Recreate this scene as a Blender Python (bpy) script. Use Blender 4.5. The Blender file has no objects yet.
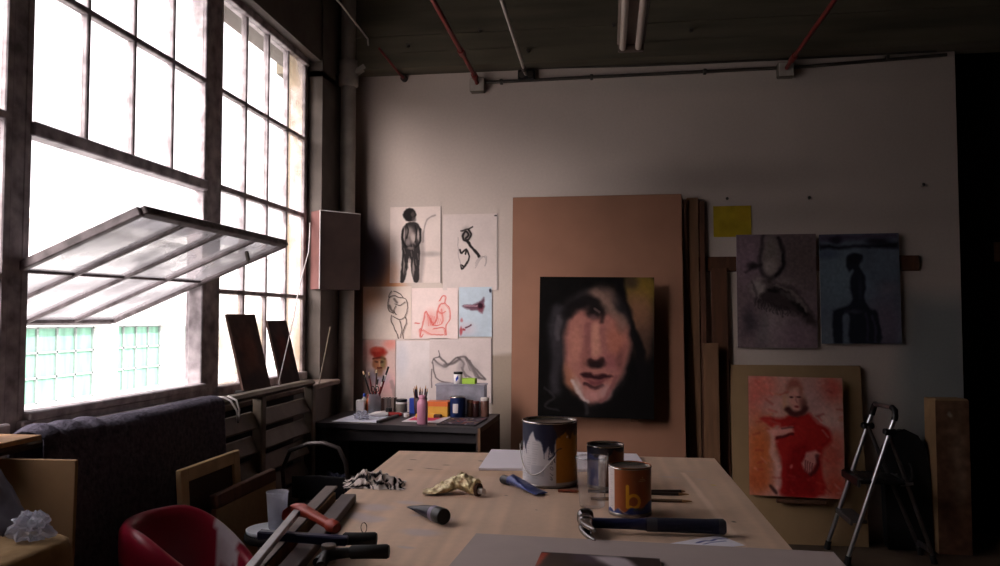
import bpy, math, random
import numpy as np
from mathutils import Vector, Matrix, noise as mnoise

SC = bpy.context.scene
COL = SC.collection
rnd = random.Random(7)
PI = math.pi


def R(d):
    return math.radians(d)


# ------------------------------------------------------------------ colour
def lin(c):
    out = []
    for v in c[:3]:
        v = v / 255.0
        out.append(v / 12.92 if v <= 0.04045 else ((v + 0.055) / 1.055) ** 2.4)
    return tuple(out)


def L(*c):
    return lin(c) + (1.0,)


# --------------------------------------------------------------- materials
def mat(name, col, rough=0.65, metal=0.0, var=0.12, scale=9.0, bump=0.0, stretch=(1, 1, 1), spec=0.4, coat=0.0, dark=None):
    m = bpy.data.materials.new(name)
    m.use_nodes = True
    nt = m.node_tree
    b = nt.nodes['Principled BSDF']
    b.inputs['Roughness'].default_value = rough
    b.inputs['Metallic'].default_value = metal
    b.inputs['Specular IOR Level'].default_value = spec
    b.inputs['Coat Weight'].default_value = coat
    tc = nt.nodes.new('ShaderNodeTexCoord')
    mp = nt.nodes.new('ShaderNodeMapping')
    mp.inputs['Scale'].default_value = stretch
    nt.links.new(tc.outputs['Object'], mp.inputs['Vector'])
    nz = nt.nodes.new('ShaderNodeTexNoise')
    nz.inputs['Scale'].default_value = scale
    nz.inputs['Detail'].default_value = 6
    nt.links.new(mp.outputs['Vector'], nz.inputs['Vector'])
    rp = nt.nodes.new('ShaderNodeMapRange')
    rp.inputs['From Min'].default_value = 0.3
    rp.inputs['From Max'].default_value = 0.7
    nt.links.new(nz.outputs['Fac'], rp.inputs['Value'])
    mx = nt.nodes.new('ShaderNodeMix')
    mx.data_type = 'RGBA'
    c = col if len(col) == 4 else L(*col)
    lo = L(*dark) if dark else tuple(v * (1 - var) for v in c[:3]) + (1,)
    hi = tuple(min(1, v * (1 + var)) for v in c[:3]) + (1,)
    mx.inputs[6].default_value = lo
    mx.inputs[7].default_value = hi
    nt.links.new(rp.outputs['Result'], mx.inputs[0])
    nt.links.new(mx.outputs[2], b.inputs['Base Color'])
    if bump:
        bp = nt.nodes.new('ShaderNodeBump')
        bp.inputs['Strength'].default_value = bump
        bp.inputs['Distance'].default_value = 0.01
        nt.links.new(nz.outputs['Fac'], bp.inputs['Height'])
        nt.links.new(bp.outputs['Normal'], b.inputs['Normal'])
    return m


def paint_mat(name, rough=0.75, spec=0.25, bump=0.0):
    m = bpy.data.materials.new(name)
    m.use_nodes = True
    nt = m.node_tree
    b = nt.nodes['Principled BSDF']
    b.inputs['Roughness'].default_value = rough
    b.inputs['Specular IOR Level'].default_value = spec
    a = nt.nodes.new('ShaderNodeAttribute')
    a.attribute_name = 'paint'
    nz = nt.nodes.new('ShaderNodeTexNoise')
    nz.inputs['Scale'].default_value = 60
    tc = nt.nodes.new('ShaderNodeTexCoord')
    nt.links.new(tc.outputs['Object'], nz.inputs['Vector'])
    mr = nt.nodes.new('ShaderNodeMapRange')
    mr.inputs['To Min'].default_value = 0.93
    mr.inputs['To Max'].default_value = 1.07
    nt.links.new(nz.outputs['Fac'], mr.inputs['Value'])
    mx = nt.nodes.new('ShaderNodeMix')
    mx.data_type = 'RGBA'
    mx.blend_type = 'MULTIPLY'
    mx.inputs[0].default_value = 1.0
    nt.links.new(a.outputs['Color'], mx.inputs[6])
    nt.links.new(mr.outputs['Result'], mx.inputs[7])
    nt.links.new(mx.outputs[2], b.inputs['Base Color'])
    if bump:
        bp = nt.nodes.new('ShaderNodeBump')
        bp.inputs['Strength'].default_value = bump
        bp.inputs['Distance'].default_value = 0.004
        nt.links.new(nz.outputs['Fac'], bp.inputs['Height'])
        nt.links.new(bp.outputs['Normal'], b.inputs['Normal'])
    return m


def glass_mat(name, tint=(1, 1, 1), dirt=0.06, dirt_col=(200, 195, 185), gloss=0.08, patchy=0.25, scale=5.0):
    """thin sheet of glass or clear plastic: light passes straight on, a little is mirrored, dirt scatters some"""
    m = bpy.data.materials.new(name)
    m.use_nodes = True
    nt = m.node_tree
    nt.nodes.clear()
    out = nt.nodes.new('ShaderNodeOutputMaterial')
    tr = nt.nodes.new('ShaderNodeBsdfTransparent')
    tr.inputs['Color'].default_value = tuple(tint) + (1,)
    gl = nt.nodes.new('ShaderNodeBsdfGlossy')
    gl.inputs['Roughness'].default_value = 0.06
    fr = nt.nodes.new('ShaderNodeLayerWeight')
    fr.inputs['Blend'].default_value = .06
    m1 = nt.nodes.new('ShaderNodeMixShader')
    mul = nt.nodes.new('ShaderNodeMath')
    mul.operation = 'MULTIPLY_ADD'
    mul.inputs[1].default_value = 0.4
    mul.inputs[2].default_value = gloss * 0.2
    nt.links.new(fr.outputs[0], mul.inputs[0])
    nt.links.new(mul.outputs[0], m1.inputs[0])
    nt.links.new(tr.outputs[0], m1.inputs[1])
    nt.links.new(gl.outputs[0], m1.inputs[2])
    df = nt.nodes.new('ShaderNodeBsdfTranslucent')
    df.inputs['Color'].default_value = L(*dirt_col)
    d2 = nt.nodes.new('ShaderNodeBsdfDiffuse')
    d2.inputs['Color'].default_value = L(*dirt_col)
    md = nt.nodes.new('ShaderNodeMixShader')
    nt.links.new(df.outputs[0], md.inputs[1])
    nt.links.new(d2.outputs[0], md.inputs[2])
    tc = nt.nodes.new('ShaderNodeTexCoord')
    nz = nt.nodes.new('ShaderNodeTexNoise')
    nz.inputs['Scale'].default_value = scale
    nz.inputs['Detail'].default_value = 7
    nt.links.new(tc.outputs['Object'], nz.inputs['Vector'])
    mr = nt.nodes.new('ShaderNodeMapRange')
    mr.inputs['From Min'].default_value = 0.42
    mr.inputs['From Max'].default_value = 0.72
    mr.inputs['To Min'].default_value = dirt
    mr.inputs['To Max'].default_value = min(1, dirt + patchy)
    nt.links.new(nz.outputs['Fac'], mr.inputs['Value'])
    m2 = nt.nodes.new('ShaderNodeMixShader')
    nt.links.new(mr.outputs['Result'], m2.inputs[0])
    nt.links.new(m1.outputs[0], m2.inputs[1])
    nt.links.new(md.outputs[0], m2.inputs[2])
    nt.links.new(m2.outputs[0], out.inputs['Surface'])
    return m


# ------------------------------------------------------------ mesh builder
class MB:
    def __init__(s):
        s.v, s.f, s.mi, s.sm, s.col = [], [], [], [], None

    def add(s, vs, fs, mi=0, smooth=False, M=None):
        b = len(s.v)
        for p in vs:
            p = Vector(p)
            if M is not None:
                p = M @ p
            s.v.append(tuple(p))
        for f in fs:
            s.f.append(tuple(i + b for i in f))
            s.mi.append(mi)
            s.sm.append(smooth)
        return s

    def box(s, c, d, mi=0, M=None, bev=0.0):
        x, y, z = d[0] / 2, d[1] / 2, d[2] / 2
        bev = min(bev, x * .9, y * .9, z * .9)
        if bev <= 0:
            vs = [(c[0] + i * x, c[1] + j * y, c[2] + k * z) for i in (-1, 1) for j in (-1, 1) for k in (-1, 1)]
            fs = [(0, 1, 3, 2), (4, 6, 7, 5), (0, 4, 5, 1), (2, 3, 7, 6), (0, 2, 6, 4), (1, 5, 7, 3)]
            return s.add(vs, fs, mi, False, M)
        vs, idx = [], {}
        for i in (-1, 1):
            for j in (-1, 1):
                for k in (-1, 1):
                    for a in range(3):
                        p = [c[0] + i * (x - (bev if a != 0 else 0)), c[1] + j * (y - (bev if a != 1 else 0)), c[2] + k * (z - (bev if a != 2 else 0))]
                        idx[(i, j, k, a)] = len(vs)
                        vs.append(p)
        fs = []
        for sg in (-1, 1):
            fs.append([idx[(sg, j, k, 0)] for j, k in ((-1, -1), (1, -1), (1, 1), (-1, 1))][::sg])
            fs.append([idx[(i, sg, k, 1)] for i, k in ((-1, -1), (-1, 1), (1, 1), (1, -1))][::sg])
            fs.append([idx[(i, j, sg, 2)] for i, j in ((-1, -1), (1, -1), (1, 1), (-1, 1))][::sg])
        for p in (-1, 1):
            for q in (-1, 1):
                fs.append((idx[(p, q, -1, 0)], idx[(p, q, 1, 0)], idx[(p, q, 1, 1)], idx[(p, q, -1, 1)]))
                fs.append((idx[(p, -1, q, 0)], idx[(p, 1, q, 0)], idx[(p, 1, q, 2)], idx[(p, -1, q, 2)]))
                fs.append((idx[(-1, p, q, 1)], idx[(1, p, q, 1)], idx[(1, p, q, 2)], idx[(-1, p, q, 2)]))
                for r in (-1, 1):
                    fs.append((idx[(p, q, r, 0)], idx[(p, q, r, 1)], idx[(p, q, r, 2)]))
        return s.add(vs, fs, mi, False, M)

    def bar(s, p0, p1, w, h, mi=0, bev=0.0, up=(0, 0, 1)):
        """box beam from p0 to p1, width w across, height h along up"""
        p0, p1 = Vector(p0), Vector(p1)
        d = p1 - p0
        ln = d.length
        d.normalize()
        u = Vector(up)
        if abs(d.dot(u)) > .98:
            u = Vector((0, 1, 0))
        r = d.cross(u).normalized()
        u = r.cross(d).normalized()
        M = Matrix((r, d, u)).transposed().to_4x4()
        M.translation = (p0 + p1) / 2
        return s.box((0, 0, 0), (w, ln, h), mi, M, bev)

    def tube(s, pts, r, n=10, mi=0, cap=True, closed=False):
        pts = [Vector(p) for p in pts]
        rs = r if isinstance(r, (list, tuple)) else [r] * len(pts)
        t0 = (pts[1] - pts[0]).normalized()
        a = Vector((0, 0, 1)) if abs(t0.z) < .9 else Vector((1, 0, 0))
        nrm = t0.cross(a).normalized()
        vs, fs = [], []
        for i, p in enumerate(pts):
            if closed:
                t = (pts[(i + 1) % len(pts)] - pts[i - 1]).normalized()
            else:
                t = (pts[min(i + 1, len(pts) - 1)] - pts[max(i - 1, 0)]).normalized()
            nrm = (nrm - t * nrm.dot(t)).normalized()
            b = t.cross(nrm)
            for k in range(n):
                an = 2 * PI * k / n
                vs.append(p + (nrm * math.cos(an) + b * math.sin(an)) * rs[i])
        m = len(pts)
        for i in range(m if closed else m - 1):
            j = (i + 1) % m
            for k in range(n):
                l = (k + 1) % n
                fs.append((i * n + k, i * n + l, j * n + l, j * n + k))
        s.add(vs, fs, mi, True)
        if cap and not closed:
            s.add([vs[k] for k in range(n)], [tuple(range(n))[::-1]], mi)
            s.add([vs[(m - 1) * n + k] for k in range(n)], [tuple(range(n))], mi)
        return s

    def cyl(s, p0, p1, r0, r1=None, n=20, mi=0):
        return s.tube([p0, p1], [r0, r0 if r1 is None else r1], n, mi)

    def lathe(s, prof, o=(0, 0, 0), n=28, mi=0, smooth=True, M=None):
        vs, fs = [], []
        for (r, z) in prof:
            for k in range(n):
                a = 2 * PI * k / n
                vs.append((o[0] + r * math.cos(a), o[1] + r * math.sin(a), o[2] + z))
        for i in range(len(prof) - 1):
            for k in range(n):
                l = (k + 1) % n
                fs.append((i * n + k, i * n + l, (i + 1) * n + l, (i + 1) * n + k))
        return s.add(vs, fs, mi, smooth, M)

    def loft(s, secs, n=18, mi=0, p=2.0, cap=True):
        """secs: (centre, a_vector, b_vector) super-ellipse cross-sections"""
        vs, fs = [], []
        for c, a, b in secs:
            c, a, b = Vector(c), Vector(a), Vector(b)
            for k in range(n):
                t = 2 * PI * k / n
                ct, st = math.cos(t), math.sin(t)
                vs.append(c + a * (math.copysign(abs(ct) ** (2 / p), ct)) + b * (math.copysign(abs(st) ** (2 / p), st)))
        for i in range(len(secs) - 1):
            for k in range(n):
                l = (k + 1) % n
                fs.append((i * n + k, i * n + l, (i + 1) * n + l, (i + 1) * n + k))
        s.add(vs, fs, mi, True)
        if cap:
            s.add(vs[:n], [tuple(range(n))[::-1]], mi)
            s.add(vs[-n:], [tuple(range(n))], mi)
        return s

    def prism(s, poly, z0, z1, mi=0, M=None, mi_top=None):
        n = len(poly)
        vs = [(p[0], p[1], z0) for p in poly] + [(p[0], p[1], z1) for p in poly]
        s.add(vs, [tuple(range(n))[::-1]] + [(i, (i + 1) % n, n + (i + 1) % n, n + i) for i in range(n)], mi, False, M)
        s.add([(p[0], p[1], z1) for p in poly], [tuple(range(n))], mi if mi_top is None else mi_top, False, M)
        return s

    def build(s, name, mats, parent=None, loc=(0, 0, 0), rot=(0, 0, 0)):
        me = bpy.data.meshes.new(name)
        me.from_pydata(s.v, [], s.f)
        if not isinstance(mats, (list, tuple)):
            mats = [mats]
        for m in mats:
            me.materials.append(m)
        me.polygons.foreach_set('material_index', s.mi)
        me.polygons.foreach_set('use_smooth', s.sm)
        if s.col is not None:
            at = me.color_attributes.new('paint', 'FLOAT_COLOR', 'POINT')
            at.data.foreach_set('color', np.asarray(s.col, dtype=np.float32).ravel())
        me.update()
        o = bpy.data.objects.new(name, me)
        COL.objects.link(o)
        o.parent = parent
        o.location = loc
        o.rotation_euler = rot
        return o


def tag(o, label=None, cat=None, group=None, kind=None):
    if label:
        o['label'] = label
    if cat:
        o['category'] = cat
    if group:
        o['group'] = group
    if kind:
        o['kind'] = kind
    return o


def thing(name, label, cat, loc=(0, 0, 0), rz=0.0, group=None, rot=None):
    o = bpy.data.objects.new(name, None)
    COL.objects.link(o)
    o.empty_display_size = 0.1
    o.location = loc
    o.rotation_euler = rot if rot else (0, 0, rz)
    return tag(o, label, cat, group)


def struct(o):
    o['kind'] = 'structure'
    return o


def copy_tree(o, parent=None):
    c = o.copy()
    COL.objects.link(c)
    if parent is not None:
        c.parent = parent
    for ch in list(o.children):
        copy_tree(ch, c)
    return c


# ---------------------------------------------------- brushwork on surfaces
def vnoise(nx, ny, cells, seed):
    g = np.random.RandomState(seed).rand(cells[1] + 2, cells[0] + 2)
    x = np.linspace(0, cells[0], nx)
    y = np.linspace(0, cells[1], ny)
    xi, yi = np.minimum(x.astype(int), cells[0] - 0), np.minimum(y.astype(int), cells[1] - 0)
    fx, fy = x - xi, y - yi
    fx, fy = fx * fx * (3 - 2 * fx), fy * fy * (3 - 2 * fy)
    a = g[yi][:, xi] * (1 - fx) + g[yi][:, xi + 1] * fx
    b = g[yi + 1][:, xi] * (1 - fx) + g[yi + 1][:, xi + 1] * fx
    return a * (1 - fy[:, None]) + b * fy[:, None]


def curve_pts(pts, closed=False, k=5):
    n = len(pts)
    out = []
    for i in range(n if closed else n - 1):
        if closed:
            p = [pts[(i + q) % n] for q in (-1, 0, 1, 2)]
        else:
            p = [pts[max(0, min(n - 1, i + q))] for q in (-1, 0, 1, 2)]
        for j in range(k):
            t = j / k
            out.append(tuple(.5 * (2 * p[1][c] + (p[2][c] - p[0][c]) * t + (2 * p[0][c] - 5 * p[1][c] + 4 * p[2][c] - p[3][c]) * t * t + (3 * p[1][c] - p[0][c] - 3 * p[2][c] + p[3][c]) * t ** 3) for c in (0, 1)))
    if not closed:
        out.append(tuple(pts[-1]))
    return out


class Canvas:
    """a surface painted with pigment: box is the frame in which strokes are given (y downwards)"""

    def __init__(s, box, nx, ny, base, seed=1):
        s.box, s.nx, s.ny, s.seed = box, nx, ny, seed
        x = np.linspace(box[0], box[2], nx)
        y = np.linspace(box[1], box[3], ny)
        s.X0, s.Y0 = np.meshgrid(x, y)
        s.X, s.Y = s.X0.copy(), s.Y0.copy()
        s.img = np.zeros((ny, nx, 3)) + np.array(base, float)

    def fbm(s, cx, seed=0, octs=3):
        a = abs((s.box[3] - s.box[1]) / (s.box[2] - s.box[0]))
        t, amp, tot = 0, 1.0, 0
        for o in range(octs):
            t = t + amp * vnoise(s.nx, s.ny, (max(1, int(cx * 2 ** o)), max(1, int(cx * a * 2 ** o))), s.seed * 31 + seed + o)
            tot += amp
            amp *= .5
        return t / tot

    def warp(s, amp, cx=8, seed=0):
        if amp == 0:
            s.X, s.Y = s.X0.copy(), s.Y0.copy()
        else:
            s.X = s.X0 + (s.fbm(cx, seed + 3) - .5) * 2 * amp
            s.Y = s.Y0 + (s.fbm(cx, seed + 17) - .5) * 2 * amp
        return s

    def mix(s, a, col):
        a = np.clip(a, 0, 1)[..., None]
        s.img = s.img * (1 - a) + np.array(col, float) * a
        return s

    @staticmethod
    def ss(d, soft):
        t = np.clip((1 + soft - d) / (2 * soft), 0, 1)
        return t * t * (3 - 2 * t)

    def blob(s, cx, cy, rx, ry, col, a=1.0, soft=.35, rot=0):
        c, n = math.cos(R(rot)), math.sin(R(rot))
        dx, dy = s.X - cx, s.Y - cy
        u, v = dx * c + dy * n, -dx * n + dy * c
        return s.mix(s.ss(np.sqrt((u / rx) ** 2 + (v / ry) ** 2), soft) * a, col)

    def seg(s, pts):
        best = np.full(s.X.shape, 1e9)
        for (x0, y0), (x1, y1) in zip(pts[:-1], pts[1:]):
            dx, dy = x1 - x0, y1 - y0
            t = np.clip(((s.X - x0) * dx + (s.Y - y0) * dy) / max(1e-9, dx * dx + dy * dy), 0, 1)
            best = np.minimum(best, np.hypot(s.X - x0 - t * dx, s.Y - y0 - t * dy))
        return best

    def stroke(s, pts, r, col, a=1.0, soft=.5):
        if 2 < len(pts) < 12:
            pts = curve_pts(pts)
        return s.mix(s.ss(s.seg(pts) / r, soft) * a, col)

    def poly(s, pts, col, a=1.0, soft=2.0):
        if len(pts) >= 8:
            pts = curve_pts(pts, True, 3)
        ins = np.zeros(s.X.shape, bool)
        n = len(pts)
        for i in range(n):
            x0, y0 = pts[i]
            x1, y1 = pts[(i + 1) % n]
            if y0 == y1:
                continue
            c = ((y0 > s.Y) != (y1 > s.Y)) & (s.X < (x1 - x0) * (s.Y - y0) / (y1 - y0) + x0)
            ins ^= c
        d = s.seg(list(pts) + [pts[0]])
        sd = np.where(ins, d, -d)
        t = np.clip((sd + soft) / (2 * soft), 0, 1)
        return s.mix(t * a, col)

    def mottle(s, amt, cx=10, seed=50, octs=4):
        f = 1 + (s.fbm(cx, seed, octs) - .5) * 2 * amt
        s.img = np.clip(s.img * f[..., None], 0, 255)
        return s

    def rgba(s, gain=1.0, cap=.88):
        v = np.clip(s.img, 0, 255) / 255
        l = np.where(v <= .04045, v / 12.92, ((v + .055) / 1.055) ** 2.4) * gain
        l = np.minimum(l, cap)
        return np.concatenate([l.reshape(-1, 3), np.ones((s.nx * s.ny, 1))], 1)


def painted(cv, fmap, name, pm, side=None, side_mb=None, gain=1.0, parent=None, loc=(0, 0, 0), rot=(0, 0, 0), smooth=False):
    """grid surface fmap(u, v) wearing the canvas, plus any extra geometry of side_mb (material 1)"""
    mb = MB()
    nx, ny = cv.nx, cv.ny
    vs = [fmap(i / (nx - 1), j / (ny - 1)) for j in range(ny) for i in range(nx)]
    fs = [(j * nx + i, (j + 1) * nx + i, (j + 1) * nx + i + 1, j * nx + i + 1) for j in range(ny - 1) for i in range(nx - 1)]
    mb.v = vs
    mb.f = fs
    mb.mi = [0] * len(fs)
    mb.sm = [smooth] * len(fs)
    col = cv.rgba(gain)
    if side_mb:
        mb.add(side_mb.v, side_mb.f, 1)
        mb.mi[-len(side_mb.f):] = [m + 1 for m in side_mb.mi]
        mb.sm[-len(side_mb.f):] = side_mb.sm
        col = np.concatenate([col, np.ones((len(side_mb.v), 4)) * .5])
    mb.col = col
    mats = [pm]
    if side is not None:
        mats += side if isinstance(side, (list, tuple)) else [side]
    return mb.build(name, mats, parent, loc, rot)


def panel(cv, w, h, t, name, pm, side, gain=1.0, loc=(0, 0, 0), rot=(0, 0, 0), parent=None, curl=0.0):
    """upright painted panel, origin at the bottom middle of its back, painted face towards -y"""
    sb = MB()
    if t > 0.004 or not curl:
        x = w / 2
        vs = [(-x, 0, 0), (x, 0, 0), (x, 0, h), (-x, 0, h), (-x, -t, 0), (x, -t, 0), (x, -t, h), (-x, -t, h)]
        sb.add(vs, [(0, 3, 2, 1), (0, 1, 5, 4), (1, 2, 6, 5), (2, 3, 7, 6), (3, 0, 4, 7)])
    else:
        sb.add([(-w / 2, 0, 0), (w / 2, 0, 0), (w / 2, 0, h), (-w / 2, 0, h)], [(0, 3, 2, 1)])

    def f(u, v):
        cu = curl * (max(0, (u - .8) / .2) ** 2 * max(0, (v - .75) / .25) ** 2 + max(0, (.2 - u) / .2) ** 2 * max(0, (v - .8) / .2) ** 2)
        return ((u - .5) * w, -t - cu, (1 - v) * h)
    return painted(cv, f, name, pm, side, sb, gain, parent, loc, rot)


# ------------------------------------------------------------ the palette
PM = paint_mat('pigment_matt', .85, .15)
PG = paint_mat('pigment_oil', .7, .06, .25)
PL = paint_mat('printed_label', .4, .4)
M_steel = mat('window_steel_paint', (172, 164, 166), .6, 0, .3, 14, .25, dark=(112, 104, 106))
M_sash = mat('sash_steel_paint', (105, 96, 98), .55, 0, .3, 20, .25, dark=(66, 58, 58))
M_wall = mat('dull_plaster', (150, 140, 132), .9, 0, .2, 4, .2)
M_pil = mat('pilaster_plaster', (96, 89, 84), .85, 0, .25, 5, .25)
M_dark = mat('flat_black', (17, 15, 15), .85, 0, .3, 6)
M_ceil = mat('stained_ceiling', (90, 84, 72), .9, 0, .25, 3, .2)
M_sill = mat('sill_concrete', (120, 104, 94), .85, 0, .3, 12, .3)
M_pipe = mat('pipe_grey_paint', (168, 160, 150), .5, 0, .15, 12)
M_pipe_dark = mat('conduit_steel', (72, 66, 60), .5, .3, .2, 20)
M_red_pipe = mat('red_pipe_paint', (104, 24, 20), .5, 0, .2, 15)
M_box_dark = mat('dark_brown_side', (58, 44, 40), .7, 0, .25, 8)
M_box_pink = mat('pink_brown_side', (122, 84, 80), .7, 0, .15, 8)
M_alu = mat('brushed_aluminium', (196, 196, 200), .28, 1.0, .1, 40, stretch=(1, 1, .05))
M_chrome = mat('bright_tin', (205, 200, 195), .18, 1.0, .12, 25)
M_tin = mat('worn_tin', (150, 142, 135), .35, .9, .3, 30)
M_black = mat('black_plastic', (20, 19, 20), .45, 0, .2, 20)
M_rubber = mat('black_rubber', (28, 26, 26), .8, 0, .2, 20)
M_ply = mat('plywood_edge', (170, 132, 100), .75, 0, .2, 12, .1, stretch=(1, 1, 12))
M_wood = mat('raw_pine', (176, 132, 88), .7, 0, .25, 6, .1, stretch=(6, 6, .6))
M_wood_dark = mat('brown_lumber', (84, 52, 34), .8, 0, .3, 6, .15, stretch=(6, 6, .6))
M_wood_mid = mat('tan_lumber', (112, 80, 56), .8, 0, .25, 6, .15, stretch=(6, 6, .6))
M_card = mat('brown_hardboard', (140, 98, 76), .7, 0, .10, 3, .05)
M_card_edge = mat('dark_board_edge', (70, 48, 40), .8, 0, .2, 10)
M_tan = mat('tan_board', (150, 122, 88), .8, 0, .12, 4)
M_paper = mat('white_paper', (224, 218, 216), .9, 0, .04, 8)
M_cardboard = mat('corrugated_cardboard', (150, 118, 84), .85, 0, .15, 9)
M_navy = mat('navy_paint', (28, 32, 66), .45, 0, .25, 18)
M_orange = mat('orange_jaw_paint', (158, 44, 16), .5, 0, .15, 22)
M_red_vinyl = paint_mat('red_vinyl', .38, .45)
M_slat = mat('dark_radiator_paint', (92, 80, 66), .6, 0, .35, 9, .25)
M_cloth = mat('felted_blanket', (92, 88, 100), .98, 0, .35, 55, .9, spec=.1)
M_glass = glass_mat('window_glass', dirt=.03, patchy=.12)
M_glass_dirty = glass_mat('grimy_window_glass', dirt=.12, dirt_col=(205, 190, 165), patchy=.6, scale=3.5)
M_glass_sash = glass_mat('sash_glass', dirt=.38, dirt_col=(160, 158, 160), gloss=.3, patchy=.5, scale=4)
M_clear = glass_mat('clear_cup_plastic', tint=(.94, .94, .94), dirt=.05, dirt_col=(215, 210, 208), gloss=.5, patchy=.15, scale=30)
M_frost = glass_mat('frosted_plastic', tint=(.85, .86, .9), dirt=.38, dirt_col=(205, 205, 215), gloss=.3, patchy=.2, scale=14)

# ============================================================ THE SETTING
YW = 5.29          # far wall
XL = -1.95         # plane of the windows
ZC = 4.0

# floor
mb = MB().box((1.5, 1.0, -.05), (7.6, 9.4, .1))
M_floor = mat('worn_concrete_floor', (92, 76, 62), .75, 0, .35, 3, .15)
struct(mb.build('floor', M_floor))
struct(MB().box((1.5, 1.0, ZC + .05), (7.6, 9.4, .1)).build('ceiling', M_ceil))

# far wall: white board, stained and painted over in places; corner shade painted in
cv = Canvas((-1.95, 3.2, 2.22, 0), 230, 170, (196, 182, 172), 3)
cv.Y = cv.Y0
cv.warp(.05, 7)
cv.blob(-1.60, 1.62, .17, .30, (214, 140, 92), .9, .5)
cv.blob(-1.64, 1.80, .12, .18, (96, 104, 132), .85, .6)  # shadow of the hanging box, painted bluish into the wall colour
cv.blob(-1.70, 1.98, .10, .20, (100, 92, 98), .8, .6)  # upper part of the same painted shadow
cv.blob(-1.74, 1.55, .06, .8, (96, 84, 78), .85, .7)  # pilaster's shade down the corner, painted as a dark strip
cv.blob(-1.5, 1.15, .3, .3, (212, 196, 192), .5, .7)
cv.warp(.012, 10)
cv.poly([(-.80, 1.17), (-.55, 1.19), (-.55, 0), (-.80, 0)], (150, 134, 118), .85, .01)
cv.warp(.06, 9)
cv.poly([(1.88, 1.58), (2.3, 1.56), (2.3, 0), (1.80, 0), (1.80, .9)], (134, 142, 142), .75, .09)
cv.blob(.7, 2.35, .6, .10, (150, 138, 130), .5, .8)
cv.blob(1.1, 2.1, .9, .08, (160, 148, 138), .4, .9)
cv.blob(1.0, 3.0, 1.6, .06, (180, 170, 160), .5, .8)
cv.mottle(.05, 8, 9)
sb = MB().box((.135, .06, 1.6), (4.17, .12, 3.2))
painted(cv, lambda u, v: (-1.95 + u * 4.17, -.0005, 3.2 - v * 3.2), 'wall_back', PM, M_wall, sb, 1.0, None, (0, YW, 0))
struct(bpy.data.objects['wall_back'])
# beyond its right edge: an added black wall standing in for the dark there
struct(MB().box((3.8, YW + .35, 2), (3.2, .1, 4)).box((2.25, YW + .21, 2), (.06, .2, 4)).build('wall_dark_backing', M_dark))
struct(MB().box((5.35, 1, 2), (.1, 9.4, 4)).build('wall_right', mat('dim_wall', (60, 52, 48), .9)))
struct(MB().box((1.5, -3.65, 2), (7.6, .1, 4)).build('wall_front', mat('dim_wall_behind', (70, 60, 56), .9)))
mb = MB().box((.15, YW + .2, 3.6), (4.2, .3, .8))
struct(mb.build('wall_upper', M_wall))

# concrete beam over the far wall, board-marked
mb = MB()
for k, (z0, z1, off) in enumerate([(3.135, 3.24, 0), (3.243, 3.36, .006), (3.363, 3.52, .002), (3.523, 4.0, .008)]):
    mb.box((1.0, YW - .05 + off / 2, (z0 + z1) / 2), (6.6, .22 - off, z1 - z0))
M_beam = mat('board_marked_concrete', (86, 80, 66), .9, 0, .3, 2.5, .3, stretch=(.4, 4, 4))
struct(mb.build('trim_1', M_beam))
bp_pos = [(-1.35, 3.29), (-.85, 3.37), (-.52, 3.21), (.05, 3.36), (.55, 3.3)]
mb = MB()
for x, z in bp_pos:
    mb.cyl((x, YW - .155, z), (x, YW - .18, z), .012)
struct(mb.build('trim_2', M_pipe_dark))

# window wall: below the windows, ledge, posts, head
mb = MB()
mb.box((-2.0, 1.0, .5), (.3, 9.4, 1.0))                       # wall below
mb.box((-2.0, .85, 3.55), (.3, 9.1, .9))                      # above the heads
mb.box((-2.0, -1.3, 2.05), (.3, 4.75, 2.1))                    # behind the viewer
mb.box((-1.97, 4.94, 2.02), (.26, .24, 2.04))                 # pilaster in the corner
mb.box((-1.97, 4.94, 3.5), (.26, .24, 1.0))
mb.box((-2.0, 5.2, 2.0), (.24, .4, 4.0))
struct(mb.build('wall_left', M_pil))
struct(MB().box((-1.84, 1.6, 1.012), (.26, 6.5, .03), bev=.006).build('trim_3', M_sill))

BAYS = [(1.13, 2.265), (2.365, 3.52), (3.67, 4.77)]
ZR = [1.045, 1.555, 2.08, 2.577, 3.06]
fx = .05


def pane_quads(mbg, y0, y1, z0, z1, x=XL):
    mbg.box((x, (y0 + y1) / 2, (z0 + z1) / 2), (.004, y1 - y0, z1 - z0))


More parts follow.
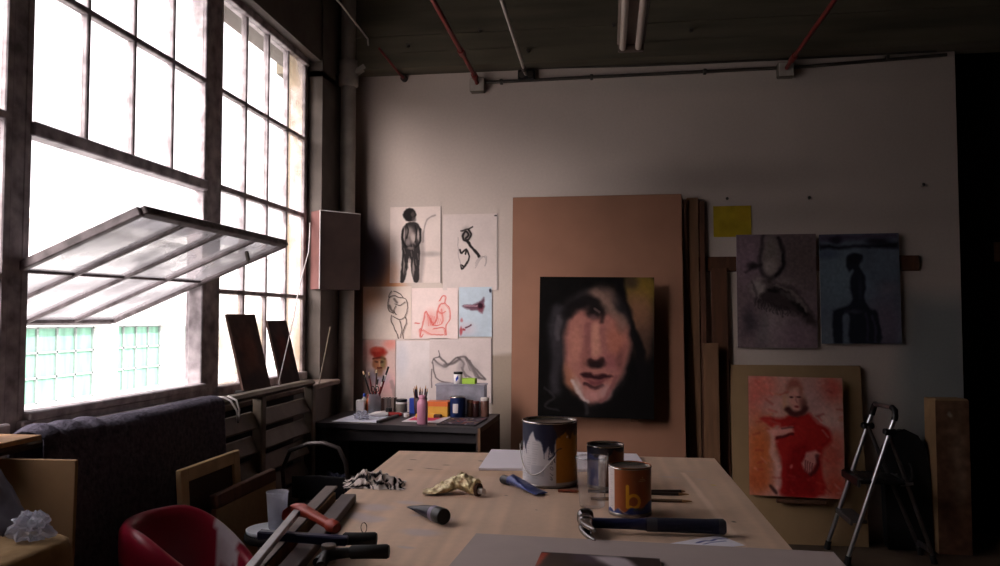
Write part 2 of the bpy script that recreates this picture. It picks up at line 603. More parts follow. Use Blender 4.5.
for wi, (y0, y1) in enumerate(BAYS):
    fr = MB()
    W = y1 - y0
    cy = (y0 + y1) / 2
    for yy in (y0 - .006, y1 + .006):
        fr.box((XL - .018, yy, 2.05), (.07, .034, 2.05), bev=.004)
    fr.box((XL, cy, 3.085), (.07, W + .05, .05), bev=.004)
    fr.box((XL, cy, 1.055), (.08, W + .05, .05), bev=.006)
    if wi == 1:
        fr.box((XL, cy, 2.062), (.07, W, .05), bev=.005)
        fr.box((XL, cy, 2.577), (.035, W, .026), bev=.004)
        fr.box((XL + .01, cy, 1.092), (.07, W, .03), bev=.005)
        fr.box((XL + .05, cy, 1.045), (.05, W * .92, .012), bev=.003)
        zs = [2.085, 2.565, 3.06]
        rows = [(2.088, 2.564), (2.590, 3.06)]
    else:
        for z in ZR[1:4]:
            fr.box((XL, cy, z), (.035, W, .030 if z == 2.08 else .024), bev=.004)
        rows = [(1.08, 1.543), (1.567, 2.066), (2.094, 2.565), (2.589, 3.06)]
    o = struct(fr.build('window_%d' % (wi + 1), M_steel))
    mu = MB()
    for k in (1, 2, 3):
        yy = y0 + W * k / 4
        zlo = 2.08 if wi == 1 else 1.07
        mu.box((XL, yy, (zlo + 3.07) / 2), (.034, .022, 3.07 - zlo), bev=.004)
    mu.build('muntin', M_steel, o)
    gl, gd = MB(), MB()
    for ri, (z0, z1) in enumerate(rows):
        for k in range(4):
            tgt = gd if (wi == 2 and k == 3) or (wi == 2 and ri == 0 and k < 2) else gl
            pane_quads(tgt, y0 + W * k / 4 + .011, y0 + W * (k + 1) / 4 - .011, z0, z1)
    gl.build('glazing', M_glass, o)
    if gd.f:
        gd.build('glazing', M_glass_dirty, o)
    if wi == 1:
        # centre-hung sash swung open, inner half tipped up into the room
        th = R(22.5)
        sl, hl = .475, W / 2 - .012
        piv = bpy.data.objects.new('sash', None)

        def sp(a, y):      # a: distance along the sash from the pivot, + is into the room
            return (XL + a * math.cos(th), y, 1.588 + a * math.sin(th))
        up = (-math.sin(th), 0, math.cos(th))
        sf = MB()
        ya, yb = y0 - .015, y1 - .03
        for a in (-sl, sl):
            sf.bar(sp(a, ya), sp(a, yb), .034, .03, up=up, bev=.004)
        for y in (ya, yb):
            sf.bar(sp(-sl, y), sp(sl, y), .03, .032, up=up, bev=.004)
        so = sf.build('sash', M_sash, o)
        tag(so, label='open pivoting sash tipped into the room')
        sm = MB()
        for k in (1, 2, 3):
            y = ya + (yb - ya) * k / 4
            sm.bar(sp(-sl, y), sp(sl, y), .02, .026, up=up, bev=.003)
        sm.build('muntin', M_sash, so)
        sg = MB()
        for k in range(4):
            y = ya + (yb - ya) * (k + .5) / 4
            sg.bar(sp(-sl + .015, y), sp(sl - .015, y), (yb - ya) / 4 - .018, .004, up=up)
        sg.build('glazing', M_glass_sash, so)
        sh = MB()
        c = Vector(sp(sl - .10, yb - .2))
        sh.bar(c + Vector((0, 0, -.012)), c + Vector((.01, 0, -.06)), .016, .014, up=(0, 1, 0), bev=.003)
        sh.build('latch', M_pipe_dark, so)
        st = MB()
        st.tube([sp(-.02, ya - .01), sp(.02, yb + .01)], .009, 8)
        st.build('pivot_bar', M_sash, so)
# heavy steel posts between the bays
pm = MB()
for a, b in zip(BAYS[:-1], BAYS[1:]):
    y = (a[1] + b[0]) / 2
    pm.box((XL - .035, y, 2.05), (.10, b[0] - a[1] - .03, 2.08), bev=.008)
for y in (BAYS[0][0] - .05, BAYS[-1][1] + .02):
    pm.box((XL - .035, y, 2.05), (.10, .05, 2.08), bev=.006)
struct(pm.build('trim_4', M_steel))

# ------------------------------------------------ the building across
t = thing('street_building', 'white building across the street, seen through the open sash', 'building', (-12.3, 18, -4))
mw = mat('white_render', (236, 234, 230), .9, 0, .04, 1)
mgreen = mat('green_tinted_panes', (132, 182, 158), .35, 0, .25, 3, stretch=(1, 2, .3))
mframe = mat('pale_window_steel', (150, 158, 156), .6)
wins = [(-9.6, -7.5), (-6.45, -4.35), (-3.3, -.8), (-.2, 2.0), (2.85, 4.85), (5.9, 7.9), (8.95, 11.0), (12, 14)]
f = MB()
ylo, z0w, z1w, ztop = -16.0, 3.55, 5.23, 7.7
f.box((0, 2, (z0w) / 2), (.6, 36, z0w))
f.box((0, 2, (z1w + ztop) / 2), (.6, 36, ztop - z1w))
edges = [ylo] + [e for w in wins for e in w] + [20]
for i in range(0, len(edges), 2):
    f.box((0, (edges[i] + edges[i + 1]) / 2, (z0w + z1w) / 2), (.6, edges[i + 1] - edges[i], z1w - z0w))
f.box((.36, 2, ztop - .1), (.25, 36, .2))
f.box((.34, 2, z0w - .08), (.14, 36, .1))
f.build('facade', mw, t)
for a, b in wins:
    w = MB()
    for y in np.linspace(a + .02, b - .02, 5):
        w.box((.05, y, (z0w + z1w) / 2), (.06, .045, z1w - z0w))
    for z in np.linspace(z0w + .02, z1w - .02, 4):
        w.box((.05, (a + b) / 2, z), (.06, b - a, .045))
    wo = w.build('window', mframe, t)
    MB().box((.02, (a + b) / 2, (z0w + z1w) / 2), (.02, b - a, z1w - z0w)).build('pane', mgreen, wo)
struct(MB().box((-9, 16, -4.1), (14, 60, .2)).build('ground_street', mat('pale_pavement', (170, 168, 165), .9)))

# ================================================= PIPES, BOXES, FIXTURE
t = thing('riser_pipe', 'pale vertical pipe with a collar in the far left corner', 'pipe', (-1.775, 5.14, 0))
mb = MB().cyl((0, 0, 0), (0, 0, 4.0), .052, n=24)
mb.build('pipe_run', M_pipe, t)
mb = MB().lathe([(.052, 3.02), (.068, 3.03), (.068, 3.10), (.06, 3.12), (.068, 3.14), (.068, 3.2), (.052, 3.21)])
mb.build('collar', M_pipe, t)
MB().bar((0, .03, 3.16), (0, .10, 3.16), .03, .05).bar((.04, 0, 3.11), (.12, 0, 3.16), .05, .03).build('bracket', M_pipe, t)

t = thing('hanging_box', 'dark box with a pinkish left side hung in the corner by the window', 'box', (-1.79, 4.93, 1.605), 0)
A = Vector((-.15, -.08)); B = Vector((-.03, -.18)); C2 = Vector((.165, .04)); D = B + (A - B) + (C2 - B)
mb = MB()
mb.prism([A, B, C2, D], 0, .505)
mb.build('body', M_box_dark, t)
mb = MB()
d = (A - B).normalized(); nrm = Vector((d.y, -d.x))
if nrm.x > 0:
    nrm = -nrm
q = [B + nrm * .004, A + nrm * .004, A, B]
mb.prism(q, .0, .505)  # lit tone of the window-facing side put into its own colour
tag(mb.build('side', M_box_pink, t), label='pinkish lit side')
mb = MB().tube([(B.x, B.y - .001, 0), (B.x, B.y - .001, .506), ], .004, 6)
mb.tube([(B.x, B.y, .505), (C2.x, C2.y, .505)], .003, 6)
mb.build('edge_trim', M_paper, t)

t = thing('conduit', 'thin dark conduit running along the top of the white wall', 'pipe', (0, YW - .03, 0))
MB().tube([(-.83, 0, 3.05), (-.3, 0, 3.055), (.3, 0, 3.06), (1.11, 0, 3.065)], .011, 10).build('pipe_run', M_pipe_dark, t)
MB().tube([(1.22, 0, 3.066), (1.3, 0, 3.067), (2.16, 0, 3.105)], .011, 10).build('pipe_run', M_pipe_dark, t)
for x, z in ((-.72, 3.05), (-.1, 3.057), (.65, 3.061), (1.8, 3.1)):
    MB().box((x, 0, z), (.02, .035, .034), bev=.003).build('clip', M_pipe_dark, t)
t = thing('conduit', 'dark cable clipped under the concrete beam at the wall top', 'pipe', (0, YW - .02, 0))
MB().tube([(-1.72, 0, 3.155), (-1.2, 0, 3.148), (-.5, 0, 3.14), (.2, -.01, 3.12), (1.1, -.01, 3.122), (2.1, -.01, 3.13)], .007, 8).build('cable_run', M_pipe_dark, t)

for x, z, lab in ((-.885, 3.03, 'square junction box at the foot of the long red pipe'), (1.165, 3.045, 'square junction box under the faint red pipe on the right')):
    t = thing('junction_box', lab, 'junction box', (x, YW - .002, z), 0, 'junction boxes on the wall top')
    MB().box((0, -.03, 0), (.105, .06, .10), bev=.008).build('body', mat('galvanised_box', (112, 104, 92), .5, .4, .2, 14), t)
    MB().box((0, -.063, 0), (.095, .006, .09), bev=.003).cyl((.03, -.06, .03), (.03, -.069, .03), .005, n=8).cyl((-.03, -.06, -.03), (-.03, -.069, -.03), .005, n=8).build('lid', M_pipe, t)
t = thing('outlet_box', 'small dark box at the end of the pale conduit', 'outlet box', (-.545, YW - .002, 3.085))
MB().box((0, -.03, 0), (.115, .06, .07), bev=.006).build('body', M_rubber, t)
MB().cyl((-.028, -.058, 0), (-.028, -.064, 0), .022).cyl((.028, -.058, 0), (.028, -.064, 0), .022).build('socket', M_pipe_dark, t)


def ceiling_pipe(name, lab, pts, r, m, fit):
    t = thing(name, lab, 'pipe', (0, 0, 0))
    MB().tube(pts, r, 12).build('pipe_run', m, t)
    for p, q in fit:
        MB().cyl(p, q, r * 1.55, n=14).build('fitting', m if name != 'conduit' else M_pipe_dark, t)
    MB().cyl((pts[0][0], 1.2, pts[0][2]), (pts[0][0], 1.2, ZC), .006).build('hanger', M_pipe_dark, t)


ceiling_pipe('sprinkler_pipe', 'long red pipe running overhead to the left junction box', [(-.885, -2.0, 3.06), (-.885, 5.12, 3.06), (-.885, 5.2, 3.045), (-.885, 5.235, 3.035)], .014, M_red_pipe,
             [((-.885, 4.62, 3.06), (-.885, 4.70, 3.06)), ((-.885, 5.10, 3.06), (-.885, 5.16, 3.055))])
ceiling_pipe('conduit', 'pale thin conduit running overhead beside the red pipe', [(-.505, -2.0, 3.06), (-.54, 5.1, 3.06), (-.545, 5.2, 3.08), (-.545, 5.227, 3.085)], .010, M_pipe, [((-.54, 5.0, 3.06), (-.54, 5.05, 3.06))])
ceiling_pipe('sprinkler_pipe', 'faint red pipe running overhead to the right junction box', [(1.178, -2.0, 3.065), (1.172, 5.12, 3.065), (1.168, 5.2, 3.055), (1.166, 5.24, 3.05)], .013, M_red_pipe,
             [((1.172, 5.02, 3.065), (1.172, 5.12, 3.065))])
t = thing('sprinkler_pipe', 'short red pipe stub near the corner of the far wall', 'pipe', (-1.415, YW, 3.110))
MB().tube([(-.06, -.42, .075), (-.01, -.1, .005), (0, -.03, 0)], .009).build('pipe_run', M_red_pipe, t)
MB().cyl((0, -.028, 0), (0, 0, 0), .024).build('fitting', M_pipe_dark, t)
t = thing('conduit', 'thin pale cable slanting overhead in the far left corner', 'pipe', (-1.6, 5.1, 3.13))
MB().tube([(-.05, .1, .17), (-.01, -.05, .19), (.0, -.6, .20), (.0, -1.6, .205), (.0, -4, .22)], .006, 8).build('cable_run', M_pipe, t)

t = thing('strip_light', 'unlit twin-tube fluorescent fitting hanging overhead', 'ceiling light', (.135, 4.32, 2.9))
M_tube = mat('white_tube_glass', (172, 160, 150), .3, 0, .03, 5, coat=.3)
M_fit = mat('fitting_enamel', (92, 78, 70), .45, 0, .1, 5)
MB().box((0, -.62, .055), (.15, 1.24, .05), bev=.01).build('housing', M_fit, t)
for x in (-.045, .04):
    MB().cyl((x, -.03, .012), (x, -1.21, .012), .018, n=20).build('fluorescent_tube', M_tube, t)
for y in (-.015, -1.225):
    MB().box((0, y, .016), (.14, .028, .05), bev=.006).build('lamp_holder', M_fit, t)
for y in (-.25, -1.0):
    MB().cyl((0, y, .07), (0, y, 1.1), .006).build('hanger', M_pipe_dark, t)

# ==================================================== RADIATOR AND BLANKET
t = thing('radiator_cover', 'long dark slatted radiator casing under the windows', 'radiator', (-1.66, 1.6, 0))
mb = MB()
mb.box((.02, 0, 1.064), (.075, 5.1, .030), bev=.014)
mb.build('top_shelf', M_slat, t)
posts = [-2.5, -1.6, -.7, .2, 1.1, 1.9, 2.53]
for y in posts:
    MB().box((.03, y, .525), (.05, .05, 1.05), bev=.006).build('post', M_slat, t)
for a, b in zip(posts[:-1], posts[1:]):
    mb = MB()
    for k in range(8):
        z = .16 + k * .112
        mb.bar((.02, a + .03, z), (.02, b - .03, z), .018, .085, up=(-.45, 0, .9), bev=.006)
    mb.build('louvre', M_slat, t)
MB().box((-.075, 0, .53), (.02, 5.06, 1.06)).build('back_panel', M_dark, t)

# blanket
mb = MB()
ny, ns = 120, 60
prof = []
for i in range(ns):
    s = i / (ns - 1)
    if s < .12:
        a = s / .12
        prof.append((-.028 - .004 * (1 - a), .97 + a * .11))
    elif s < .32:
        a = (s - .12) / .20 * PI
        prof.append((.022 - .050 * math.cos(a), 1.064 + .026 * math.sin(a)))
    else:
        a = (s - .32) / .68
        prof.append((.072 + .012 * a, 1.064 - a * .72))
vs = []
for j in range(ny):
    v = j / (ny - 1)
    y = 2.02 + v * 1.05
    for i, (x, z) in enumerate(prof):
        s = i / (ns - 1)
        n1 = mnoise.noise(Vector((s * 4, y * 3, 1.3)))
        n2 = mnoise.noise(Vector((s * 10, y * 14, 5.3)))
        fold = .016 * math.sin(y * 17 + 2 * n1) * max(0, s - .3) + .012 * n1 + .006 * n2
        bul = .035 * math.exp(-((y - 2.16) / .055) ** 2) + .045 * math.exp(-((y - 2.06) / .03) ** 2) + .03 * math.exp(-((y - 2.27) / .03) ** 2)
        k = max(0, 1 - abs(s - .22) / .3)
        vs.append((-1.66 + x + (abs(fold) + bul * k * .4 if s > .22 else 0), y, z + (abs(fold) * .3 if s < .35 else 0) + bul * k * .45))
fs = [(j * ns + i, j * ns + i + 1, (j + 1) * ns + i + 1, (j + 1) * ns + i) for j in range(ny - 1) for i in range(ns - 1)]
mb.add(vs, fs, 0, True)
o = mb.build('blanket', M_cloth)
sol = o.modifiers.new('thick', 'SOLIDIFY')
sol.thickness = .006
sol.offset = 1
tag(o, 'grey felted blanket draped over the radiator casing', 'blanket')
o = MB().tube([(-1.655, 3.10, 1.084), (-1.61, 3.105, 1.088), (-1.578, 3.11, 1.072), (-1.552, 3.115, 1.03), (-1.55, 3.125, .98), (-1.552, 3.14, 1.03), (-1.572, 3.15, 1.070), (-1.61, 3.15, 1.087)], .0045, 8).build('string', M_paper)
tag(o, 'white string hanging at the end of the grey blanket', 'string')

# ---- small panels standing on the sill
for (y, w, h, lab, seed, c1, c2) in ((3.80, .31, .42, 'taller dark little painting leaning on the window, nearer of the two on the sill', 5, (70, 52, 48), (96, 58, 48)),
                                 (4.22, .26, .385, 'smaller dark little painting leaning on the window beside the pilaster', 9, (50, 36, 36), (84, 40, 36))):
    cv = Canvas((0, 0, 60, 100), 40, 60, c1, seed)
    cv.warp(5, 5)
    cv.blob(30, 45, 16, 26, c2, .8, .6)
    cv.blob(30, 85, 30, 12, (36, 28, 30), .7, .6)
    cv.mottle(.25, 6)
    o = panel(cv, w, h, .012, 'small_painting', PG, M_card_edge, 1.5, (-1.785, y, 1.029), (R(-14), 0, R(90)))
    tag(o, lab, 'painting', 'small paintings on the window sill')
o = MB().tube([(-1.86, 4.68, 2.02), (-1.83, 4.60, 1.93), (-1.80, 4.51, 1.82), (-1.80, 4.38, 1.62), (-1.79, 4.27, 1.42), (-1.77, 4.12, 1.23), (-1.75, 3.99, 1.08), (-1.745, 3.98, 1.03)], .003, 6).build('cable', M_paper)
tag(o, 'thin white cable hanging down past the little paintings', 'cable')
o = MB().tube([(-1.72, 4.50, 1.03), (-1.735, 4.62, 1.17), (-1.75, 4.76, 1.36)], .004, 8).build('stick', M_slat)
tag(o, 'thin pale stick leaning in the corner below the hanging box', 'stick')
mb = MB()
mb.loft([((-1.80, 3.66, 1.028), (.03, 0, 0), (0, .03, 0)), ((-1.80, 3.66, 1.06), (.032, 0, 0), (0, .032, 0)), ((-1.80, 3.66, 1.062), (.024, 0, 0), (0, .024, 0))])
o = mb.build('jar_lid', M_rubber)
tag(o, 'small dark lid on the sill beside the window post', 'lid')

# =============================================== FAR WALL: DRAWINGS
INK = (34, 30, 30)
RED = (206, 92, 84)


def put(cv, x0, x1, z0, z1, name, lab, cat, group=None, gain=1.0, off=.001, t=.002, pm=PM, side=M_paper, curl=.006, roll=0):
    o = panel(cv, x1 - x0, z1 - z0, t, name, pm, side, gain, ((x0 + x1) / 2, YW - off - .0015, z0), (0, roll, 0), None, curl)
    return tag(o, lab, cat, group)


DG = 'drawings pinned on the far wall'
# standing figure; frame of the strokes = zoomed view of the photograph
cv = Canvas((50, 60, 333, 470), 130, 190, (216, 200, 192), 11)
cv.mottle(.03, 5)
cv.blob(70, 420, 30, 60, (224, 170, 140), .5, .8)
cv.warp(3, 14)
cv.stroke([(232, 250), (240, 170), (262, 125), (300, 108)], 4, (120, 110, 108), .6, .8)
cv.blob(275, 316, 55, 12, (150, 140, 136), .6, .9)
cv.stroke([(222, 200), (228, 330), (216, 460)], 14, (110, 100, 98), .45, .9)
cv.poly([(140, 150), (178, 142), (212, 158), (222, 200), (214, 250), (216, 310), (212, 400), (208, 464), (184, 466), (168, 400), (164, 350), (154, 340), (146, 400), (128, 466), (108, 464), (112, 390), (118, 320), (114, 250), (112, 190)], (44, 40, 40), .95, 3)
for q in range(16):
    cv.stroke([(122 + (q * 37) % 84, 170 + q * 16), (126 + (q * 37) % 84, 200 + q * 16)], 2.4, (120, 110, 106), .6, .8)
for q in range(12):
    cv.blob(158 + 24 * math.cos(q * .52), 103 + 24 * math.sin(q * .52), 13, 13, INK, .95, .4)
cv.blob(158, 105, 27, 28, INK, 1, .3)
cv.blob(176, 100, 10, 14, (90, 80, 76), .7, .5)
cv.blob(182, 128, 12, 14, (80, 72, 70), .8, .5)
for x, y, rx, ry, c in ((160, 200, 22, 30, (118, 108, 104)), (178, 230, 16, 26, (150, 138, 132)), (150, 250, 14, 20, (110, 100, 98)), (128, 210, 6, 34, (140, 128, 124)), (206, 215, 6, 30, (140, 128, 124)), (128, 380, 5, 40, (120, 110, 106)), (180, 390, 5, 40, (120, 110, 106))):
    cv.blob(x, y, rx, ry, tuple(min(255, q * 1.25) for q in c), .9, .6)
cv.stroke([(122, 180), (120, 240), (140, 275), (160, 285)], 5, INK, .9)
cv.stroke([(218, 180), (216, 250), (190, 280), (165, 285)], 5, INK, .9)
cv.blob(165, 283, 18, 8, (130, 118, 114), .8, .5)
cv.stroke([(140, 152), (150, 190), (140, 230)], 4, INK, .8)
cv.stroke([(188, 160), (196, 200), (190, 250)], 4, INK, .8)
cv.warp(0)
cv.stroke([(331, 60), (331, 470)], 2.0, (60, 54, 54), .9, .5)
put(cv, -1.512, -1.145, 1.665, 2.198, 'charcoal_drawing', 'black charcoal standing figure seen from the front on white paper', 'drawing', DG)

cv = Canvas((338, 95, 640, 505), 130, 180, (210, 196, 190), 12)
cv.mottle(.03, 5)
cv.warp(4, 14)
cv.blob(468, 205, 26, 34, (70, 64, 62), .5, .7)
cv.stroke([(436, 185), (470, 178), (502, 165)], 4, INK, .8)
cv.stroke([(480, 180), (492, 205), (480, 232), (455, 236), (446, 212), (462, 190), (478, 208), (462, 226)], 6, INK, .95)
cv.stroke([(468, 238), (500, 278), (538, 325)], 7, INK, 1)
cv.stroke([(430, 290), (440, 305), (458, 290), (466, 288), (462, 310)], 5, INK, .95)
cv.stroke([(466, 285), (484, 320), (474, 355), (450, 385), (440, 388), (436, 372), (448, 376)], 5, INK, .95)
cv.stroke([(420, 220), (424, 320), (440, 380)], 2.5, (150, 140, 136), .6)
for q in (0, 12, 24):
    cv.stroke([(515, 385 - q), (550, 335 - q / 2), (580, 325 + q), (570, 375)], 2.5, (160, 150, 146), .6)
cv.warp(0)
cv.stroke([(637, 95), (637, 505)], 2.0, (120, 112, 108), .8, .5)
cv.blob(628, 106, 8, 4, INK, .8)
put(cv, -1.132, -.748, 1.612, 2.140, 'charcoal_drawing', 'white sheet with a black zigzag gesture, right of the standing figure', 'drawing', DG)

# torso outline; frame = second zoomed view (360..500, 280..400)
cv = Canvas((14, 40, 245, 285), 120, 130, (222, 204, 192), 13)
cv.mottle(.03, 5)
cv.blob(30, 90, 70, 60, (226, 160, 118), .6, .8)
cv.warp(3, 12)
LN = (70, 58, 54)
for pts in ([(140, 90), (132, 120), (140, 155), (160, 165)], [(150, 60), (138, 90), (160, 84), (190, 90), (220, 100), (226, 140), (216, 180)], [(165, 120), (190, 128), (216, 112)], [(152, 175), (150, 200), (176, 260), (190, 310)], [(216, 180), (222, 210), (205, 260), (212, 310)], [(160, 180), (190, 195), (216, 182)], [(190, 200), (200, 240), (192, 280)], [(170, 130), (162, 150), (172, 170)], [(160, 62), (190, 72), (205, 88)]):
    cv.stroke(pts, 1.9, LN, .85, .6)
    cv.stroke([(x + 4, y + 3) for x, y in pts], 1.2, LN, .5, .8)
cv.stroke([(140, 130), (150, 150), (162, 160)], 5, LN, .7, .8)
cv.stroke([(165, 100), (176, 115)], 5, LN, .6, .8)
put(cv, -1.705, -1.357, 1.275, 1.640, 'ink_drawing', 'torso outline in dark line on peach-tinted paper, left of the red drawing', 'drawing', DG)

cv = Canvas((240, 38, 470, 285), 120, 130, (226, 206, 200), 14)
cv.mottle(.03, 5)
cv.warp(3, 12)
for pts in ([(380, 100), (396, 78), (410, 80), (406, 110), (388, 112)], [(384, 115), (370, 150), (366, 190), (352, 215)], [(408, 112), (430, 140), (432, 190), (415, 215), (410, 265)], [(352, 215), (330, 180), (312, 150), (300, 200), (285, 270)], [(335, 185), (345, 215), (375, 218), (396, 200), (390, 140)], [(300, 240), (340, 262), (400, 262)], [(296, 245), (282, 235), (288, 275), (300, 262)], [(350, 235), (400, 230), (412, 262)], [(372, 150), (392, 160), (410, 150)], [(258, 205), (280, 208)]):
    cv.stroke(pts, 2.3, RED, .8, .7)
    cv.stroke([(x - 5, y + 3) for x, y in pts], 1.5, RED, .55, .8)
for q in range(8):
    cv.stroke([(318 + q * 9, 165 + q * 3), (326 + q * 9, 222 - q * 2)], 1.6, RED, .5, .8)
cv.blob(335, 190, 30, 40, RED, .35, .8)
cv.blob(392, 165, 20, 50, (226, 140, 130), .35, .8)
cv.blob(345, 250, 60, 14, (230, 160, 150), .5, .8)
put(cv, -1.354, -1.026, 1.274, 1.628, 'red_drawing', 'seated figure drawn in red chalk on white paper', 'drawing', DG, off=.003)

cv = Canvas((462, 30, 622, 272), 90, 130, (186, 200, 210), 15)
cv.mottle(.05, 5)
cv.warp(4, 10)
cv.blob(500, 235, 40, 30, (200, 180, 186), .6, .9)
PR = (84, 44, 56)
cv.poly([(484, 120), (540, 112), (570, 95), (584, 80), (582, 130), (560, 140), (520, 142), (484, 130)], PR, .8, 5)
cv.poly([(552, 120), (586, 110), (578, 160), (560, 150)], (110, 50, 62), .8, 5)
cv.blob(566, 122, 12, 12, (40, 20, 30), .9, .5)
cv.stroke([(490, 124), (550, 122)], 2.5, (190, 150, 160), .8)
cv.blob(473, 245, 8, 20, (168, 56, 60), .8, .5)
cv.blob(486, 238, 6, 6, (150, 50, 54), .8, .5)
cv.stroke([(495, 228), (520, 215)], 3.5, (90, 50, 60), .8)
cv.blob(474, 192, 7, 10, (190, 70, 70), .6, .6)
cv.blob(613, 48, 6, 10, (30, 26, 40), .9, .4)
put(cv, -1.018, -.789, 1.292, 1.633, 'ink_painting', 'pale blue sheet with a dark red outstretched hand', 'painting', DG, off=.005)

# head with red cap
cv = Canvas((14, 280, 166, 566), 90, 160, (206, 176, 168), 16)
cv.mottle(.06, 6)
cv.warp(5, 8)
cv.blob(40, 330, 30, 50, (214, 150, 140), .7, .8)
cv.blob(140, 300, 30, 24, (222, 130, 116), .7, .8)
cv.blob(120, 480, 60, 50, (214, 160, 160), .7, .8)
cv.blob(80, 450, 50, 30, (140, 140, 160), .7, .7)
cv.blob(30, 480, 30, 60, (150, 120, 120), .5, .8)
cv.blob(92, 384, 32, 44, (160, 104, 76), 1, .25)
cv.blob(88, 338, 36, 24, (150, 44, 34), 1, .35)
cv.blob(78, 325, 24, 12, (190, 80, 64), .8, .6)
cv.stroke([(64, 366), (96, 360), (116, 366)], 5, (90, 36, 30), .8, .7)
cv.blob(108, 385, 12, 30, (100, 100, 66), .7, .7)
cv.blob(80, 380, 9, 5, (70, 42, 32), .8, .8)
cv.blob(104, 380, 8, 5, (60, 36, 28), .8, .8)
cv.stroke([(92, 378), (94, 398)], 3.5, (196, 140, 104), .8)
cv.stroke([(84, 408), (104, 408)], 3.5, (80, 30, 26), .9)
cv.blob(92, 422, 16, 10, (90, 70, 54), .6, .6)
cv.blob(92, 432, 20, 16, (140, 100, 78), .8, .6)
cv.stroke([(150, 470), (166, 540)], 8, (120, 110, 110), .5, .8)
put(cv, -1.705, -1.468, .83, 1.268, 'head_painting', 'small painted head wearing a red cap, behind the jar of brushes', 'painting', DG, pm=PG)

cv = Canvas((170, 330, 340, 566), 60, 80, (214, 204, 202), 17)
cv.mottle(.05, 3)
cv.blob(200, 400, 30, 60, (188, 190, 200), .5, .9)
put(cv, -1.464, -1.226, .84, 1.262, 'blank_sheet', 'blank white sheet pinned between the red-capped head and the reclining nude', 'sheet of paper', DG)

cv = Canvas((330, 280, 622, 566), 150, 150, (208, 194, 190), 18)
cv.mottle(.03, 5)
cv.warp(3, 12)
GR = (96, 88, 88)
for pts, r in (([(342, 390), (350, 370), (376, 362), (372, 336)], 2.5), ([(350, 375), (380, 400), (412, 405), (440, 380), (462, 364), (500, 366), (540, 410), (590, 462)], 4), ([(345, 390), (352, 440), (380, 470), (430, 480)], 3), ([(462, 364), (490, 390), (484, 420), (500, 450)], 4.5), ([(520, 380), (540, 420), (560, 455)], 4), ([(500, 366), (530, 410), (548, 450), (585, 462)], 5), ([(400, 400), (440, 392), (470, 372)], 6), ([(340, 420), (340, 500)], 2.5), ([(376, 362), (410, 395)], 4), ([(480, 410), (500, 440), (530, 460)], 4)):
    cv.stroke(pts, r, GR, .85, .8)
cv.blob(520, 420, 40, 30, (150, 140, 140), .6, .9)
cv.blob(480, 395, 14, 34, (140, 130, 130), .6, .9, 20)
cv.blob(380, 400, 30, 10, (150, 140, 140), .6, .9, 20)
for q in range(7):
    cv.stroke([(500 + q * 9, 372 + q * 8), (520 + q * 9, 425 + q * 6)], 2.2, GR, .5, .8)
cv.warp(0)
cv.stroke([(620, 280), (620, 566)], 2.5, (90, 80, 78), .8, .5)
put(cv, -1.224, -.788, .84, 1.280, 'pencil_drawing', 'reclining figure drawn in grey pencil on the largest white sheet', 'drawing', DG, off=.003)

# ---- brown panel with the big head
t_pan = thing('easel_panel', 'tall brown hardboard panel leaning on the far wall behind the big face', 'panel', (-.075, 5.03, 0), 0, rot=(R(-4.2), 0, 0))
mb = MB().box((0, .006, 1.12), (1.115, .02, 2.24), bev=.002)
mb.build('board', M_card, t_pan)
mb = MB()
for s in (-1, 1):
    mb.box((s * .53, .031, 1.12), (.045, .03, 2.235))
mb.box((0, .031, 2.215), (1.1, .03, .045)).box((0, .031, .03), (1.1, .03, .045)).box((0, .031, 1.1), (1.0, .03, .045))
mb.build('back_frame', M_card_edge, t_pan)

cv = Canvas((36, 34, 444, 540), 170, 210, (9, 7, 7), 21)
cv.mottle(.35, 9)
cv.warp(11, 7)
cv.blob(390, 95, 62, 80, (104, 82, 26), .9, .6)
cv.blob(420, 70, 30, 50, (112, 86, 24), .8, .7)
cv.blob(385, 175, 55, 75, (112, 74, 52), .9, .6)
cv.blob(405, 270, 34, 60, (84, 58, 44), .75, .7)
cv.blob(365, 55, 26, 26, (52, 38, 28), .8, .7)
cv.stroke([(318, 34), (336, 130), (362, 220), (392, 300), (405, 420)], 19, (12, 9, 10), 1, .5)
cv.poly([(90, 250), (110, 170), (150, 110), (210, 80), (280, 80), (330, 120), (352, 180), (362, 260), (340, 380), (290, 470), (220, 500), (160, 440), (110, 350)], (38, 33, 34), .9, 16)
cv.stroke([(104, 150), (92, 230), (96, 330), (98, 440)], 20, (46, 42, 46), .8, .8)
cv.stroke([(112, 180), (104, 260)], 9, (74, 68, 72), .6, .8)
cv.poly([(134, 240), (150, 182), (178, 160), (220, 150), (272, 160), (318, 180), (350, 224), (354, 300), (330, 380), (300, 430), (262, 476), (222, 492), (190, 470), (160, 425), (138, 360), (130, 300)], (146, 88, 78), .97, 14)
cv.blob(262, 120, 46, 48, (100, 74, 64), .85, .6, 25)
cv.stroke([(240, 96), (290, 150), (330, 190)], 15, (124, 94, 80), .7, .8)
cv.stroke([(140, 170), (165, 140), (205, 126), (235, 132)], 22, (17, 13, 14), .95, .6)
cv.blob(168, 275, 26, 78, (158, 98, 82), .85, .7)
cv.blob(310, 262, 36, 66, (150, 84, 66), .9, .7)
cv.blob(330, 200, 22, 30, (108, 78, 68), .7, .7)
cv.stroke([(212, 210), (216, 320)], 10, (112, 64, 62), .7, .9)
cv.stroke([(238, 215), (242, 310)], 12, (170, 112, 92), .85, .8)
cv.stroke([(262, 215), (268, 300)], 9, (128, 76, 70), .7, .9)
cv.blob(150, 400, 18, 50, (150, 92, 66), .8, .7, -14)
cv.blob(290, 340, 30, 30, (120, 64, 66), .7, .7)
cv.blob(200, 330, 16, 40, (124, 72, 64), .7, .7)
cv.warp(8, 12)
